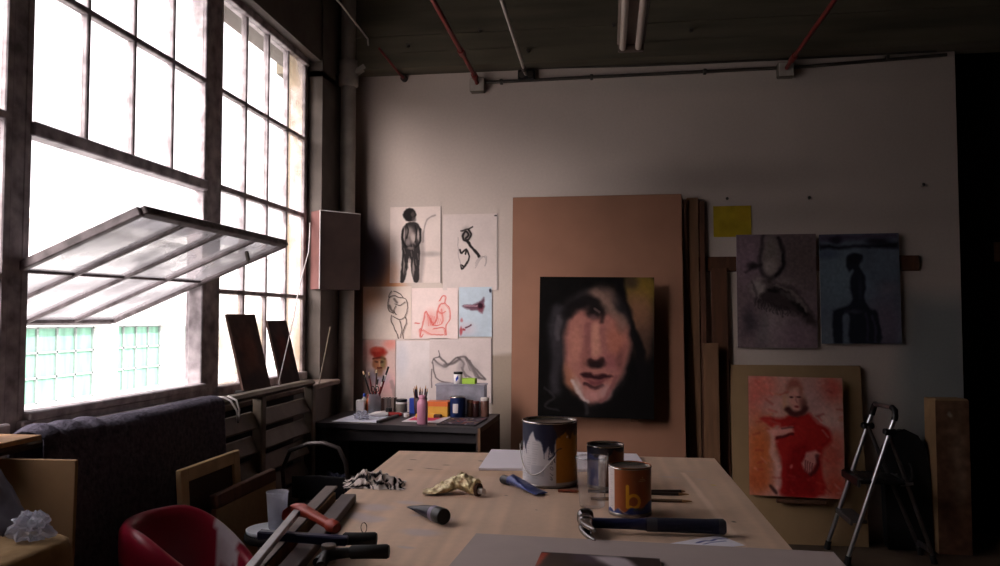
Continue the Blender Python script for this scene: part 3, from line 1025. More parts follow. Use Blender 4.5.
cv.blob(236, 156, 34, 28, (24, 18, 18), .9, .6)
cv.stroke([(215, 170), (240, 140), (262, 165), (258, 200)], 8, (16, 11, 12), .6, .9)
cv.stroke([(236, 150), (250, 160)], 5, (100, 80, 76), .6, .6)
cv.blob(225, 178, 12, 10, (90, 60, 62), .6, .7)
cv.blob(240, 348, 34, 15, (26, 14, 15), .95, .5)
cv.blob(222, 336, 11, 10, (36, 18, 18), .8, .6)
cv.blob(262, 336, 11, 10, (36, 18, 18), .8, .6)
cv.poly([(188, 384), (216, 378), (240, 388), (268, 382), (300, 392), (262, 402), (236, 402), (208, 398)], (42, 16, 20), .97, 5)
cv.poly([(204, 402), (238, 405), (284, 400), (262, 422), (226, 426)], (104, 50, 52), .95, 6)
cv.stroke([(206, 424), (236, 434), (266, 426)], 7, (52, 26, 28), .85, .7)
cv.blob(236, 462, 44, 20, (156, 104, 98), .85, .7)
cv.blob(180, 425, 12, 30, (160, 130, 120), .7, .7, -25)
cv.stroke([(158, 412), (182, 452), (214, 484)], 7, (168, 148, 142), .8, .8)
cv.blob(278, 446, 22, 22, (150, 112, 108), .7, .7)
cv.stroke([(310, 395), (292, 440), (258, 478)], 7, (112, 64, 62), .8, .8)
cv.blob(330, 330, 14, 46, (104, 58, 54), .8, .7, 12)
cv.stroke([(60, 440), (90, 470), (60, 500), (110, 520)], 4, (44, 40, 42), .6, .8)
cv.stroke([(205, 490), (212, 530)], 7, (48, 44, 46), .7, .8)
cv.mottle(.10, 30, 70)
g3 = cv.img.mean(axis=2, keepdims=True)
cv.img = cv.img * .84 + g3 * .16
o = panel(cv, .722, .885, .018, 'face_painting', PG, M_rubber, 1.4, (-.083, 5.0 - .058 + .001, .797), (R(-4.2), R(.8), 0))
tag(o, 'large dark painting of a hooded face on the brown panel', 'painting')
o = MB().box((0, -.008, .01), (.05, .016, .02), bev=.003).build('support_block', M_wood_dark, None, (-.29, 4.967, .77), (R(-4.2), 0, 0))
tag(o, 'small wooden block under the lower left of the hooded face painting', 'block')
o2 = o.copy(); COL.objects.link(o2); o2.location.x = .16
tag(o2, 'small wooden block under the lower right of the hooded face painting', 'block')
o['group'] = o2['group'] = 'blocks carrying the face painting'

# ---- planks stacked beside the brown panel
for (x0, x1, h, m, y, lab) in ((.495, .515, 2.2, M_wood_dark, 5.17, 'narrow dark plank right against the edge of the brown panel'),
                              (.520, .594, 2.215, M_wood_mid, 5.20, 'tall tan plank, widest of those beside the brown panel'),
                              (.600, .636, 2.195, M_wood_dark, 5.21, 'tall thin dark plank standing beside the tan plank'),
                              (.605, .70, 1.26, M_wood_mid, 5.13, 'short tan board standing in front of the tall planks'),
                              (.672, .775, 1.75, M_wood_dark, 5.205, 'wide brown plank standing next to the tan board of the red painting')):
    o = MB().box((0, -.011, h / 2), (x1 - x0, .02, h), bev=.002).build('plank', m, None, ((x0 + x1) / 2, y, 0), (R(-1.6), 0, R(0)))
    tag(o, lab, 'plank', 'planks leaning on the far wall')
    if h < 2 and h > 1.5:
        o.location.y = 5.22
o = MB().box((1.26, -.010, 0), (1.42, .018, .098), bev=.003).build('wall_rail', M_wood_dark, None, (0, YW - .001, 1.778), (0, R(.2), 0))
tag(o, 'brown wooden rail fixed to the wall behind the two grey paintings', 'rail')
cv = Canvas((0, 0, 38, 30), 40, 32, (166, 142, 36), 4)
cv.mottle(.12, 4)
cv.warp(2, 5)
cv.blob(30, 8, 8, 6, (188, 152, 40), .5, .8)
put(cv, .696, .940, 1.955, 2.162, 'yellow_sheet', 'small yellow sheet on the wall above the grey winged painting', 'sheet of paper')

# ---- two grey paintings
cv = Canvas((36, 42, 400, 545), 120, 165, (64, 54, 56), 23)
cv.mottle(.12, 5)
cv.warp(12, 7)
cv.blob(90, 140, 70, 120, (76, 62, 68), .8, .8)
cv.blob(330, 150, 80, 130, (54, 46, 44), .7, .8)
cv.blob(210, 460, 50, 110, (84, 76, 76), .7, .7)
cv.blob(150, 470, 30, 90, (60, 56, 58), .6, .8)
cv.blob(300, 500, 90, 60, (74, 60, 66), .7, .8)
cv.blob(90, 430, 30, 60, (34, 30, 34), .8, .7)
cv.blob(195, 140, 44, 90, (70, 64, 60), .9, .5)
cv.blob(190, 190, 30, 30, (92, 84, 80), .8, .6)
cv.blob(140, 280, 40, 40, (92, 86, 82), .8, .6)
cv.warp(6, 14)
D_ = (16, 13, 14)
cv.stroke([(160, 42), (154, 100), (144, 160), (152, 215), (188, 240)], 9, D_, .55, .95)
cv.stroke([(232, 60), (252, 120), (250, 180), (222, 222), (186, 250)], 9, D_, .8, .9)
cv.stroke([(250, 130), (248, 190), (214, 228)], 5, D_, .9, .7)
cv.blob(112, 182, 26, 15, D_, .8, .8)
cv.stroke([(78, 208), (108, 188), (146, 178)], 6, D_, .5, .9)
cv.blob(180, 250, 30, 16, (34, 28, 28), .7, .9)
cv.warp(14, 16)
cv.poly([(180, 270), (240, 262), (292, 284), (334, 334), (376, 390), (396, 446), (338, 424), (288, 388), (230, 376), (170, 352), (134, 338)], (28, 23, 23), .9, 14)
cv.stroke([(186, 290), (240, 300), (300, 350), (350, 400)], 10, (12, 10, 11), .8, .9)
cv.stroke([(214, 272), (268, 286), (312, 326), (352, 380)], 7, (84, 76, 73), .6, .9)
cv.blob(268, 318, 36, 12, (74, 67, 66), .6, .9, 30)
for k in range(12):
    cv.stroke([(124 + k * 13, 330 + k * 3), (120 + k * 14, 356 + (k * 7) % 17 + k * 4)], 4, D_, .5, .95)
cv.stroke([(110, 262), (122, 300), (116, 336)], 7, (40, 34, 36), .6, .9)
cv.blob(250, 250, 60, 14, (88, 80, 78), .35, .9, 10)
cv.mottle(.16, 34, 90)
put(cv, .838, 1.338, 1.226, 1.966, 'bird_painting', 'grey painting of a dark winged form on the far wall, left of the seated silhouette', 'painting', 'grey paintings hung over the rail', gain=3.6, t=.004, off=.024, pm=PG, curl=0)

cv = Canvas((36, 40, 402, 518), 120, 165, (52, 58, 66), 24)
cv.mottle(.12, 5)
cv.warp(8, 8)
cv.blob(130, 230, 90, 120, (62, 72, 78), .8, .8)
cv.blob(330, 440, 80, 120, (58, 50, 58), .8, .8)
cv.blob(350, 280, 40, 26, (66, 60, 66), .6, .8)
cv.blob(70, 470, 50, 60, (60, 64, 68), .7, .8)
cv.poly([(36, 40), (402, 40), (402, 66), (36, 72)], (38, 32, 42), .9, 12)
cv.poly([(36, 84), (170, 92), (280, 90), (402, 76), (402, 108), (200, 102), (36, 106)], (12, 11, 15), .95, 8)
cv.blob(110, 66, 30, 16, (16, 13, 18), .8, .7)
cv.blob(310, 76, 50, 14, (14, 12, 16), .8, .7)
cv.blob(80, 128, 50, 18, (34, 40, 54), .6, .8)
cv.warp(4, 14)
S_ = (15, 16, 21)
cv.poly([(162, 150), (168, 134), (200, 126), (232, 132), (234, 150), (220, 165), (218, 186), (238, 216), (246, 260), (240, 320), (262, 368), (290, 375), (300, 420), (304, 516), (168, 516), (168, 400), (136, 396), (134, 516), (92, 516), (90, 390), (110, 368), (160, 350), (184, 325), (174, 280), (178, 230), (192, 205), (188, 196), (172, 204), (164, 188), (158, 178)], S_, .95, 6)
cv.blob(220, 280, 9, 50, (26, 29, 36), .6, .8)
cv.blob(190, 378, 34, 9, (36, 38, 44), .7, .8)
cv.blob(200, 150, 34, 22, (14, 14, 18), .9, .4)
cv.stroke([(240, 390), (250, 440), (246, 500)], 6, (30, 30, 40), .7, .9)
cv.stroke([(270, 400), (284, 450), (282, 510)], 6, (34, 34, 44), .7, .9)
cv.mottle(.10, 30, 91)
put(cv, 1.362, 1.85, 1.256, 1.962, 'seated_painting', 'blue-grey painting of a seated dark silhouette on the far wall', 'painting', 'grey paintings hung over the rail', gain=3.6, t=.004, off=.024, pm=PG, curl=0, roll=R(-.4))
for x, z, lab in ((.785, 2.205, 'nail above the yellow sheet'), (1.305, 2.20, 'nail above the grey winged painting'), (2.005, 2.27, 'nail near the right edge of the white wall')):
    o = MB().cyl((0, 0, 0), (0, -.022, .004), .004, n=8).cyl((0, -.02, .004), (0, -.024, .004), .010, n=10).build('nail', M_pipe_dark, None, (x, YW, z))
    tag(o, 'dark ' + lab, 'nail', 'nails in the white wall')

# ---- red painting on the tan board
t_b = thing('backing_board', 'tan board leaning on the wall behind the painting in red', 'panel', (1.19, 5.16, 0), 0, rot=(R(-5.0), 0, 0))
MB().box((0, .006, .56), (.81, .018, 1.12), bev=.002).build('board', M_tan, t_b)
MB().box((-.38, .028, .56), (.04, .026, 1.11)).box((.38, .028, .56), (.04, .026, 1.11)).box((0, .028, 1.09), (.72, .026, .04)).build('back_frame', M_wood_dark, t_b)
cv = Canvas((44, 28, 460, 540), 140, 170, (150, 108, 98), 26)
cv.mottle(.08, 5)
cv.warp(12, 7)
cv.blob(90, 110, 60, 90, (158, 76, 66), .85, .8)
cv.blob(110, 70, 60, 40, (166, 92, 80), .8, .8)
cv.blob(400, 80, 60, 50, (150, 62, 52), .85, .7)
cv.blob(330, 120, 60, 80, (140, 108, 104), .8, .8)
cv.blob(140, 160, 50, 40, (150, 116, 108), .7, .8)
cv.blob(400, 220, 60, 40, (160, 128, 120), .85, .8)
cv.blob(90, 350, 60, 130, (150, 74, 36), .9, .8)
cv.blob(80, 480, 50, 60, (140, 66, 34), .85, .8)
cv.blob(410, 360, 50, 90, (150, 66, 52), .85, .8)
cv.blob(420, 490, 50, 50, (150, 58, 42), .85, .8)
cv.warp(7, 9)
cv.poly([(180, 530), (188, 420), (170, 330), (160, 280), (180, 232), (100, 220), (110, 208), (200, 205), (230, 185), (310, 185), (350, 222), (400, 250), (410, 300), (370, 340), (360, 400), (366, 530)], (128, 24, 22), .97, 9)
cv.poly([(196, 530), (200, 430), (230, 330), (300, 300), (330, 420), (330, 530)], (104, 14, 16), .8, 18)
cv.poly([(100, 214), (180, 232), (150, 250), (110, 228)], (140, 34, 30), .9, 6)
cv.poly([(130, 262), (190, 246), (240, 244), (246, 266), (190, 286), (140, 284)], (170, 118, 108), .95, 6)
cv.stroke([(190, 252), (244, 248)], 4, (60, 26, 26), .6, .7)
cv.stroke([(170, 290), (240, 276)], 6, (56, 16, 18), .8, .7)
cv.stroke([(148, 290), (150, 360), (172, 420), (168, 500)], 12, (168, 128, 120), .75, .8)
cv.poly([(300, 350), (340, 336), (356, 350), (340, 390), (306, 440), (280, 420), (272, 400)], (164, 112, 104), .95, 6)
for k in range(4):
    cv.stroke([(290 + k * 10, 385 + k * 4), (286 + k * 8, 432 + k * 4)], 3, (84, 34, 34), .7, .7)
cv.stroke([(345, 360), (340, 410), (310, 440)], 8, (50, 16, 18), .7, .8)
cv.poly([(212, 120), (220, 80), (240, 60), (276, 70), (296, 120), (300, 160), (290, 190), (210, 190), (196, 150)], (150, 116, 100), .9, 8)
cv.poly([(224, 96), (250, 84), (274, 94), (282, 140), (266, 174), (244, 178), (226, 152)], (160, 112, 102), .9, 9)
cv.blob(274, 130, 9, 34, (110, 66, 60), .7, .9)
cv.poly([(214, 96), (222, 56), (246, 36), (268, 44), (284, 80), (280, 100), (262, 78), (240, 78), (226, 92)], (120, 62, 52), .8, 12)
cv.stroke([(206, 110), (204, 150), (214, 180)], 9, (160, 116, 92), .7, .9)
cv.stroke([(216, 170), (240, 186), (276, 182), (296, 166)], 13, (48, 20, 20), .9, .7)
cv.blob(236, 118, 9, 4, (50, 26, 26), .9, .6)
cv.blob(265, 117, 9, 4, (50, 26, 26), .9, .6)
cv.stroke([(254, 116), (258, 140)], 3, (130, 80, 76), .7, .7)
cv.blob(258, 156, 10, 5, (96, 36, 36), .9, .6)
cv.blob(290, 150, 12, 30, (60, 28, 26), .7, .8)
cv.blob(228, 412, 6, 8, (176, 96, 90), .7, .7)
cv.stroke([(140, 500), (160, 525)], 7, (40, 20, 20), .8, .8)
rr2 = random.Random(3)
for q in range(60):
    x, y = rr2.uniform(50, 450), rr2.uniform(40, 530)
    an = rr2.uniform(-.6, .9)
    ln = rr2.uniform(12, 40)
    cx_ = rr2.choice([(176, 130, 122), (150, 60, 50), (120, 40, 34), (160, 90, 60), (170, 110, 100)])
    if 170 < x < 370 and y > 180:
        cx_ = rr2.choice([(140, 34, 30), (96, 16, 18), (150, 48, 42)])
    if not (190 < x < 310 and 50 < y < 190):
        cv.stroke([(x, y), (x + ln * math.cos(an), y + ln * math.sin(an))], 5, cx_, .35, .8)
cv.mottle(.10, 34, 92)
o = panel(cv, .575, .745, .006, 'red_painting', PG, M_wood_dark, 1.9, (1.163, 5.128, .302), (R(-5.0), R(1.0), 0))
tag(o, 'painting of a woman in a red dress fixed on the tan board', 'painting')
o = MB().box((0, -.006, .012), (.30, .03, .024), bev=.003).build('ledge_strip', M_wood_dark, None, (1.19, 5.135, .262), (R(-5), 0, 0))
tag(o, 'thin strip of wood under the painting of the woman in red', 'strip')

# ---- black case, brown carton
o = MB()
poly = [(-.13, 0), (.13, 0), (.14, .45), (.125, .60), (.08, .69), (.0, .73), (-.07, .70), (-.12, .60), (-.13, .45)]
M = Matrix.Rotation(R(90), 4, 'X')
o.prism(poly, -.05, .05, M=M)
t = thing('black_case', 'black round-topped case leaning on the wall behind the stepladder', 'case', (1.82, 5.16, 0), 0, rot=(R(-5), 0, 0))
ob = o.build('shell', mat('black_case_cloth', (16, 14, 14), .85, 0, .3, 20), t)
bv = ob.modifiers.new('b', 'BEVEL'); bv.width = .025; bv.segments = 3
MB().tube([(.02, -.055, .52), (.02, -.085, .50), (.02, -.085, .44), (.02, -.055, .42)], .008).build('handle', M_rubber, t)
t = thing('tall_carton', 'tall narrow brown carton standing at the right end of the white wall', 'carton', (2.06, 5.15, 0))
cv = Canvas((0, 0, 18, 92), 30, 120, (112, 82, 64), 31)
cv.warp(2, 4)
cv.blob(11, 40, 5, 30, (140, 112, 92), .7, .8)
cv.blob(6, 60, 4, 24, (90, 62, 48), .7, .8)
cv.blob(9, 80, 8, 14, (120, 84, 66), .7, .8)
cv.blob(7.5, 8, 1.6, 1.6, (176, 160, 140), .9, .4)
cv.mottle(.22, 5)
o = panel(cv, .19, .92, .17, 'body', PM, M_cardboard, 1.0, (0, .09, 0), (0, 0, 0), t)
MB().box((0, .005, .922), (.185, .165, .006)).box((0, -.04, .927), (.18, .07, .005)).build('flap', M_cardboard, t)
o = MB().box((0, 0, 0), (.10, .012, .13), bev=.002).build('orange_card', M_wood_mid, None, (2.60, 5.57, 1.86))
tag(o, 'small tan card on the dark backdrop at the right edge', 'card')

# =============================================================== STEPLADDER
t = thing('stepladder', 'small silver two-step ladder with a black platform and handle', 'stepladder', (1.6, 4.93, 0))
O = Vector((1.6, 4.93, 0))


def lp(x, y, z):
    return Vector((x, y, z)) - O


yn, yf = 4.75, 5.06
tops = {}
for nm, y, fy, xb in (('n', yn + .03, 4.775, 1.352), ('f', yf - .02, 5.085, 1.325)):
    top = lp(1.615 if nm == 'n' else 1.575, y, .80)
    fr_ = MB().tube([lp(xb, fy, .02), top], .0125, 14).build('front_rail', M_alu, t)
    MB().cyl(lp(xb, fy, 0), lp(xb + .012, fy, .05), .019, .017).build('rubber_foot', M_rubber, fr_)
    tops[nm] = top
for nm, y, fy, xb in (('n', yn + .045, 4.87, 1.862), ('f', yf - .035, 5.04, 1.85)):
    top = lp(1.600 if nm == 'n' else 1.56, y, .765)
    fr_ = MB().tube([lp(xb, fy, .02), top], .0115, 14).build('rear_rail', mat('dull_aluminium', (120, 116, 114), .4, .9, .15, 30), t)
    MB().cyl(lp(xb, fy, 0), lp(xb - .012, fy, .05), .018, .016).build('rubber_foot', M_rubber, fr_)
a, b = tops['n'], tops['f']
th_ = MB().tube([a + Vector((-.012, 0, -.03)), a, a + Vector((.02, .0, .055)), a + Vector((.024, .012, .085)), a + Vector((.02, .05, .10)),
           (a + b) / 2 + Vector((.022, 0, .10)), b + Vector((.02, -.05, .10)), b + Vector((.024, -.012, .085)), b + Vector((.02, 0, .055)), b, b + Vector((-.012, 0, -.03))], .0135, 12).build('top_handle', M_alu, t)
g = MB()
for c, s in ((a, 1), (b, -1)):
    g.tube([c + Vector((.014, 0, .03)), c + Vector((.02, .0, .055)), c + Vector((.024, .012 * s, .085)), c + Vector((.02, .05 * s, .10))], .0175, 12)
tag(g.build('corner_grip', M_black, th_), 'black corner grips')
for c in (a, b):
    MB().box(c + Vector((-.012, 0, -.035)), (.07, .045, .035), bev=.008).build('hinge', M_black, t)
pl = MB()
pl.box(lp(1.555, 4.92, .475), (.25, .30, .022), bev=.006)
pl.box(lp(1.425, 4.92, .468), (.02, .32, .045), bev=.006)
for k in range(6):
    pl.box(lp(1.46 + k * .035, 4.92, .488), (.008, .27, .005))
tag(pl.build('platform', M_black, t), label='black upper step')
st = MB().box(lp(1.43, 4.93, .245), (.09, .285, .02), bev=.005)
st.box(lp(1.385, 4.93, .24), (.014, .30, .035), bev=.004)
st.build('lower_step', mat('step_grey', (80, 76, 74), .5, .3), t)
MB().bar(lp(1.842, 4.87, .075), lp(1.832, 5.04, .075), .012, .03).build('rear_brace', M_alu, t)
MB().bar(lp(1.70, 4.835, .475), lp(1.69, 5.03, .475), .012, .02).build('rear_brace', M_alu, t)
br = MB()
for y in (4.795, 5.045):
    br.bar(lp(1.66, y, .462), lp(1.73, y, .47), .006, .016)
br.build('side_link', M_alu, t)

# ==================================================================== DESK
DZ = .82
t = thing('paint_desk', 'black desk in the far corner covered in paints', 'desk', (-1.18, 4.6, 0), 0)
M_desk = mat('desk_black', (44, 40, 44), .5, 0, .3, 12, .1)
top = MB()
top.prism([(-.50, -.285), (.485, -.385), (.505, .26), (-.50, .28)], DZ - .03, DZ)
ob = top.build('desktop', M_desk, t)
sp_ = MB().prism([(.462, -.38), (.487, -.383), (.507, .25), (.482, .25)], 0, DZ - .03)
sp_.build('side_panel', mat('desk_side', (50, 36, 32), .7, 0, .2, 8), t)
MB().prism([(.474, -.389), (.488, -.3905), (.488, -.384), (.474, -.382)], 0, DZ).build('edge_strip', M_wood_mid, t)
MB().prism([(-.49, -.28), (-.465, -.283), (-.465, .27), (-.49, .27)], 0, DZ - .03).build('side_panel', M_desk, t)
MB().box((0, .24, .6), (.94, .018, .36)).build('back_panel', M_desk, t)
MB().box((.0, -.27, .755), (.92, .02, .07)).build('apron', M_desk, t)

# pale bin below the desk
tb = thing('waste_bin', 'pale bin standing under the black desk', 'bin', (-.98, 4.62, 0))
MB().lathe([(.001, .004), (.11, .004), (.14, .50), (.145, .50), (.145, .51), (.135, .51), (.105, .012), (.001, .012)], n=28).build('body', mat('bin_plastic', (150, 144, 138), .6), tb)
MB().lathe([(.143, .47), (.152, .475), (.152, .515), (.14, .515)], n=28).build('rim', M_paper, tb)


def on_desk(x, y):
    return (x, y, DZ)


# sheets on the desk (flat)
def flat(cv, w, d, tk, name, lab, cat, x, y, z, rz, pm=PM, side=M_paper, gain=1.0, group=None):
    o = panel(cv, w, d, tk, name, pm, side, gain, (x, y, z), (R(-90), 0, 0))
    # origin at the near edge of the sheet
    o.rotation_euler = Matrix.Rotation(R(rz), 3, 'Z').to_euler() if False else (R(-90), 0, R(rz))
    return tag(o, lab, cat, group)


cv = Canvas((0, 0, 30, 45), 40, 50, (206, 208, 220), 41)
cv.warp(2, 6)
cv.stroke([(4, 20), (12, 28), (20, 18), (26, 30)], .8, (150, 150, 165), .6)
cv.blob(22, 30, 5, 4, (160, 160, 175), .6, .7)
cv.mottle(.05, 5)
flat(cv, .27, .42, .003, 'white_sheet', 'white sheet lying at the left end of the black desk', 'sheet of paper', -1.45, 4.345, DZ + .0005, -4)
o = MB().bar((-1.30, 4.32, DZ + .009), (-1.27, 4.62, DZ + .009), .022, .016, bev=.002).build('black_bar', M_black)
tag(o, 'black bar beside the white sheet on the desk', 'bar')
cv = Canvas((0, 0, 40, 40), 60, 60, (214, 206, 210), 42)
cv.warp(3, 6)
cv.poly([(3, 3), (29, 3), (27, 33), (2, 33)], (206, 66, 92), .95, 1.5)
cv.blob(12, 14, 8, 6, (222, 120, 140), .6, .8)
cv.blob(22, 24, 8, 6, (190, 50, 76), .6, .8)
cv.stroke([(4, 20), (26, 16)], 1, (232, 170, 180), .6)
flat(cv, .25, .36, .003, 'pink_sheet', 'sheet painted pink lying behind the pink bottle', 'sheet of paper', -1.06, 4.40, DZ + .0005, -4)
cv = Canvas((0, 0, 40, 40), 80, 80, (70, 62, 70), 43)
cv.warp(2, 8)
rr = random.Random(4)
for k in range(70):
    c = rr.choice([(190, 180, 186), (150, 60, 66), (60, 70, 110), (170, 150, 110), (40, 34, 40), (120, 110, 120), (150, 90, 60)])
    cv.blob(rr.uniform(2, 38), rr.uniform(2, 38), rr.uniform(1, 3), rr.uniform(.7, 1.6), c, .9, .5, rr.uniform(-30, 30))
flat(cv, .225, .30, .006, 'paint_palette', 'dark palette covered in dabs of colour at the right end of the desk', 'palette', -.845, 4.30, DZ + .0005, -4, pm=PG, side=M_rubber)

# jar of brushes
t = thing('brush_jar', 'glass jar full of tall brushes on the desk', 'jar', on_desk(-1.455, 4.76))
MB().lathe([(.001, .003), (.036, .003), (.04, .01), (.04, .105), (.036, .115), (.038, .125)], n=24).build('jar_glass', M_frost, t)
MB().lathe([(.001, .006), (.034, .006), (.036, .06), (.001, .062)], n=20).build('murky_water', mat('murky_water', (70, 66, 60), .2), t)
M_hand = [mat('brush_handle_%s' % n, c, .4, 0, .1) for n, c in (('umber', (66, 34, 26)), ('white', (214, 206, 200)), ('black', (26, 22, 22)), ('crimson', (120, 30, 30)))]
M_brist = mat('bristle', (176, 150, 120), .9, 0, .3, 90)
k = 0
for (bx, by, tx, tz, kind, rad) in ((-.012, .01, -.082, .265, 'b', .0055), (.0, -.01, -.035, .26, 'b', .005), (.004, .012, .006, .275, 'b', .0065), (.012, 0, .088, .295, 'h', .006), (.016, -.01, .062, .24, 'h', .005), (-.006, .0, .02, .215, 'h', .005)):
    br_ = thing('paintbrush', ['brush with a pale tip leaning furthest left in the glass jar', 'thin dark brush second from left in the glass jar', 'brush with white ferrule upright in the glass jar', 'long brush with a white band leaning right in the glass jar', 'red-handled brush leaning right below the longest one', 'short dark brush low in the middle of the glass jar'][k], 'paintbrush', on_desk(-1.455, 4.76), 0, 'brushes in the glass jar')
    p0 = Vector((bx, by, .062)); p1 = Vector((tx, by * 1.5, tz))
    f_ = lambda s: p0.lerp(p1, s)
    if kind == 'b':
        MB().tube([f_(0), f_(.5), f_(.8)], [rad * .6, rad, rad * .8], 8).build('handle', M_hand[(k + 2) % 4], br_)
        MB().tube([f_(.8), f_(.9)], [rad * .9, rad * 1.1], 8).build('ferrule', M_chrome, br_)
        MB().tube([f_(.9), f_(.95), f_(1)], [rad * 1.1, rad * 1.2, rad * .5], 8).build('bristles', M_brist, br_)
    else:
        MB().tube([f_(0), f_(.45), f_(.62)], [rad * 1.2, rad, rad * .9], 8).build('handle', M_hand[3], br_)
        MB().tube([f_(.62), f_(.78)], [rad, rad * 1.0], 8).build('band', M_hand[1], br_)
        MB().tube([f_(.78), f_(1)], [rad, rad * 1.15], 8).build('handle_end', M_hand[2], br_)
    k += 1
o = MB()
for sx in (-1, 1):
    cc = Vector((.006 + sx * .014, -.016, .155))
    o.tube([cc + Vector((math.cos(2 * PI * q / 14) * .011, 0, math.sin(2 * PI * q / 14) * .018)) for q in range(14)], .0028, 6, closed=True)
    o.bar((.006 + sx * .009, -.016, .138), (.006, -.016, .064), .004, .006, up=(0, 1, 0))
tag(o.build('scissors', M_black, None, on_desk(-1.455, 4.76)), 'black scissors standing handles up in the glass jar', 'scissors')


def carton(name, lab, cat, x, y, w, d, h, m, rz=0, z=DZ, lid=None, group=None, strip=None):
    t = thing(name, lab, cat, (x, y, z), R(rz), group)
    MB().box((0, 0, h / 2), (w, d, h), bev=.003).build('body', m, t)
    if lid:
        MB().box((0, 0, h - .012), (w + .004, d + .004, .03), bev=.003).build('lid', lid, t)
    if strip:
        MB().box((0, -d / 2 - .0008, h * .5), (w * .5, .0015, h * .5)).build('label', strip, t)
    return t


carton('white_box', 'small white box at the left end of the paint desk', 'box', -1.545, 4.755, .05, .05, .085, M_paper, 8)


def jar(name, lab, cat, x, y, r, h, body, lid, z=DZ, lab_mat=None, group=None):
    t = thing(name, lab, cat, (x, y, z), 0, group)
    MB().lathe([(.001, 0), (r * .94, 0), (r, .004), (r, h * .8), (r * .96, h * .84), (.001, h * .84)], n=24).build('body', body, t)
    if lab_mat:
        MB().lathe([(r * 1.0, h * .15), (r * 1.012, h * .16), (r * 1.012, h * .68), (r * 1.0, h * .69)], n=24).build('label', lab_mat, t)
    MB().lathe([(r * .95, h * .83), (r * 1.0, h * .84), (r * 1.0, h * .98), (r * .95, h), (.001, h)], n=24).build('lid', lid, t)
    return t


mr = mat('red_plastic', (140, 34, 32), .4); mb_ = mat('blue_plastic', (40, 66, 160), .35); mor = mat('orange_plastic', (216, 110, 50), .4)
mye = mat('yellow_plastic', (214, 160, 60), .45); mgn = mat('lime_card', (150, 186, 60), .6); mwh = M_paper
mgr = mat('green_glass', (40, 62, 52), .3); mpk = mat('pink_enamel', (206, 140, 164), .35, 0, .05, 9, coat=.3)


def bottle(name, lab, cat, x, y, r, h, m, cap, z=DZ, group=None, lean=0):
    t = thing(name, lab, cat, (x, y, z), 0, group, rot=(0, lean, 0))
    MB().lathe([(.001, 0), (r, 0), (r, h * .62), (r * .85, h * .70), (r * .45, h * .76), (r * .45, h * .84), (.001, h * .84)], n=22).build('body', m, t)
    MB().lathe([(r * .56, h * .82), (r * .56, h * .97), (r * .45, h), (.001, h)], n=18).build('cap', cap, t)
    return t


bottle('paint_bottle', 'small red-orange bottle with a red cap beside the white box', 'bottle', -1.505, 4.80, .018, .115, mor, mr, group='small bottles left of the brushes')
bottle('paint_bottle', 'small dark green bottle with a red cap behind the jar of brushes', 'bottle', -1.475, 4.845, .02, .13, mgr, mr, group='small bottles left of the brushes')
bottle('paint_bottle', 'small blue-capped bottle behind the white box', 'bottle', -1.545, 4.83, .016, .12, mwh, mb_, group='small bottles left of the brushes')
# row of small paint boxes / books
for i, (c, h) in enumerate((((70, 44, 40), .096), ((110, 96, 92), .098), ((84, 74, 74), .097), ((122, 104, 96), .098))):
    labs = ['dark red-brown small book, leftmost of the row behind the brushes', 'grey small book, second in the row behind the brushes', 'dark grey small book, third in the row behind the brushes', 'brownish grey small book, rightmost of the row behind the brushes']
    t = thing('small_book', labs[i], 'book', on_desk(-1.405 + i * .021, 4.80), 0, 'row of small books on the desk')
    MB().box((-.0085, 0, h / 2), (.002, .07, h)).box((.0085, 0, h / 2), (.002, .07, h)).box((0, -.034, h / 2), (.017, .002, h)).build('cover', mat('book_cloth', c, .8), t)
    MB().box((0, .001, h / 2), (.015, .066, h - .006)).build('pages', M_paper, t)
jar('paint_jar', 'squat jar with a white body and a black lid beside the small books', 'jar', -1.29, 4.79, .036, .09, mwh, M_black, lab_mat=mat('jar_label', (120, 112, 104), .5))
carton('blue_box', 'small bright blue box behind the paint jars', 'box', -1.215, 4.80, .045, .04, .098, mb_)
o = MB().loft([((-1.36, 4.64, DZ + .014), (0, 0, .013), (0, .014, 0)), ((-1.26, 4.64, DZ + .014), (0, 0, .013), (0, .014, 0)), ((-1.245, 4.64, DZ + .013), (0, 0, .008), (0, .008, 0))], 14)
tag(o.build('red_tube', mr), 'red paint tube lying in front of the squat white jar', 'paint tube')
jar('bottle_cap', 'small white cap lying beside the red paint tube', 'cap', -1.215, 4.63, .017, .022, mwh, mwh)

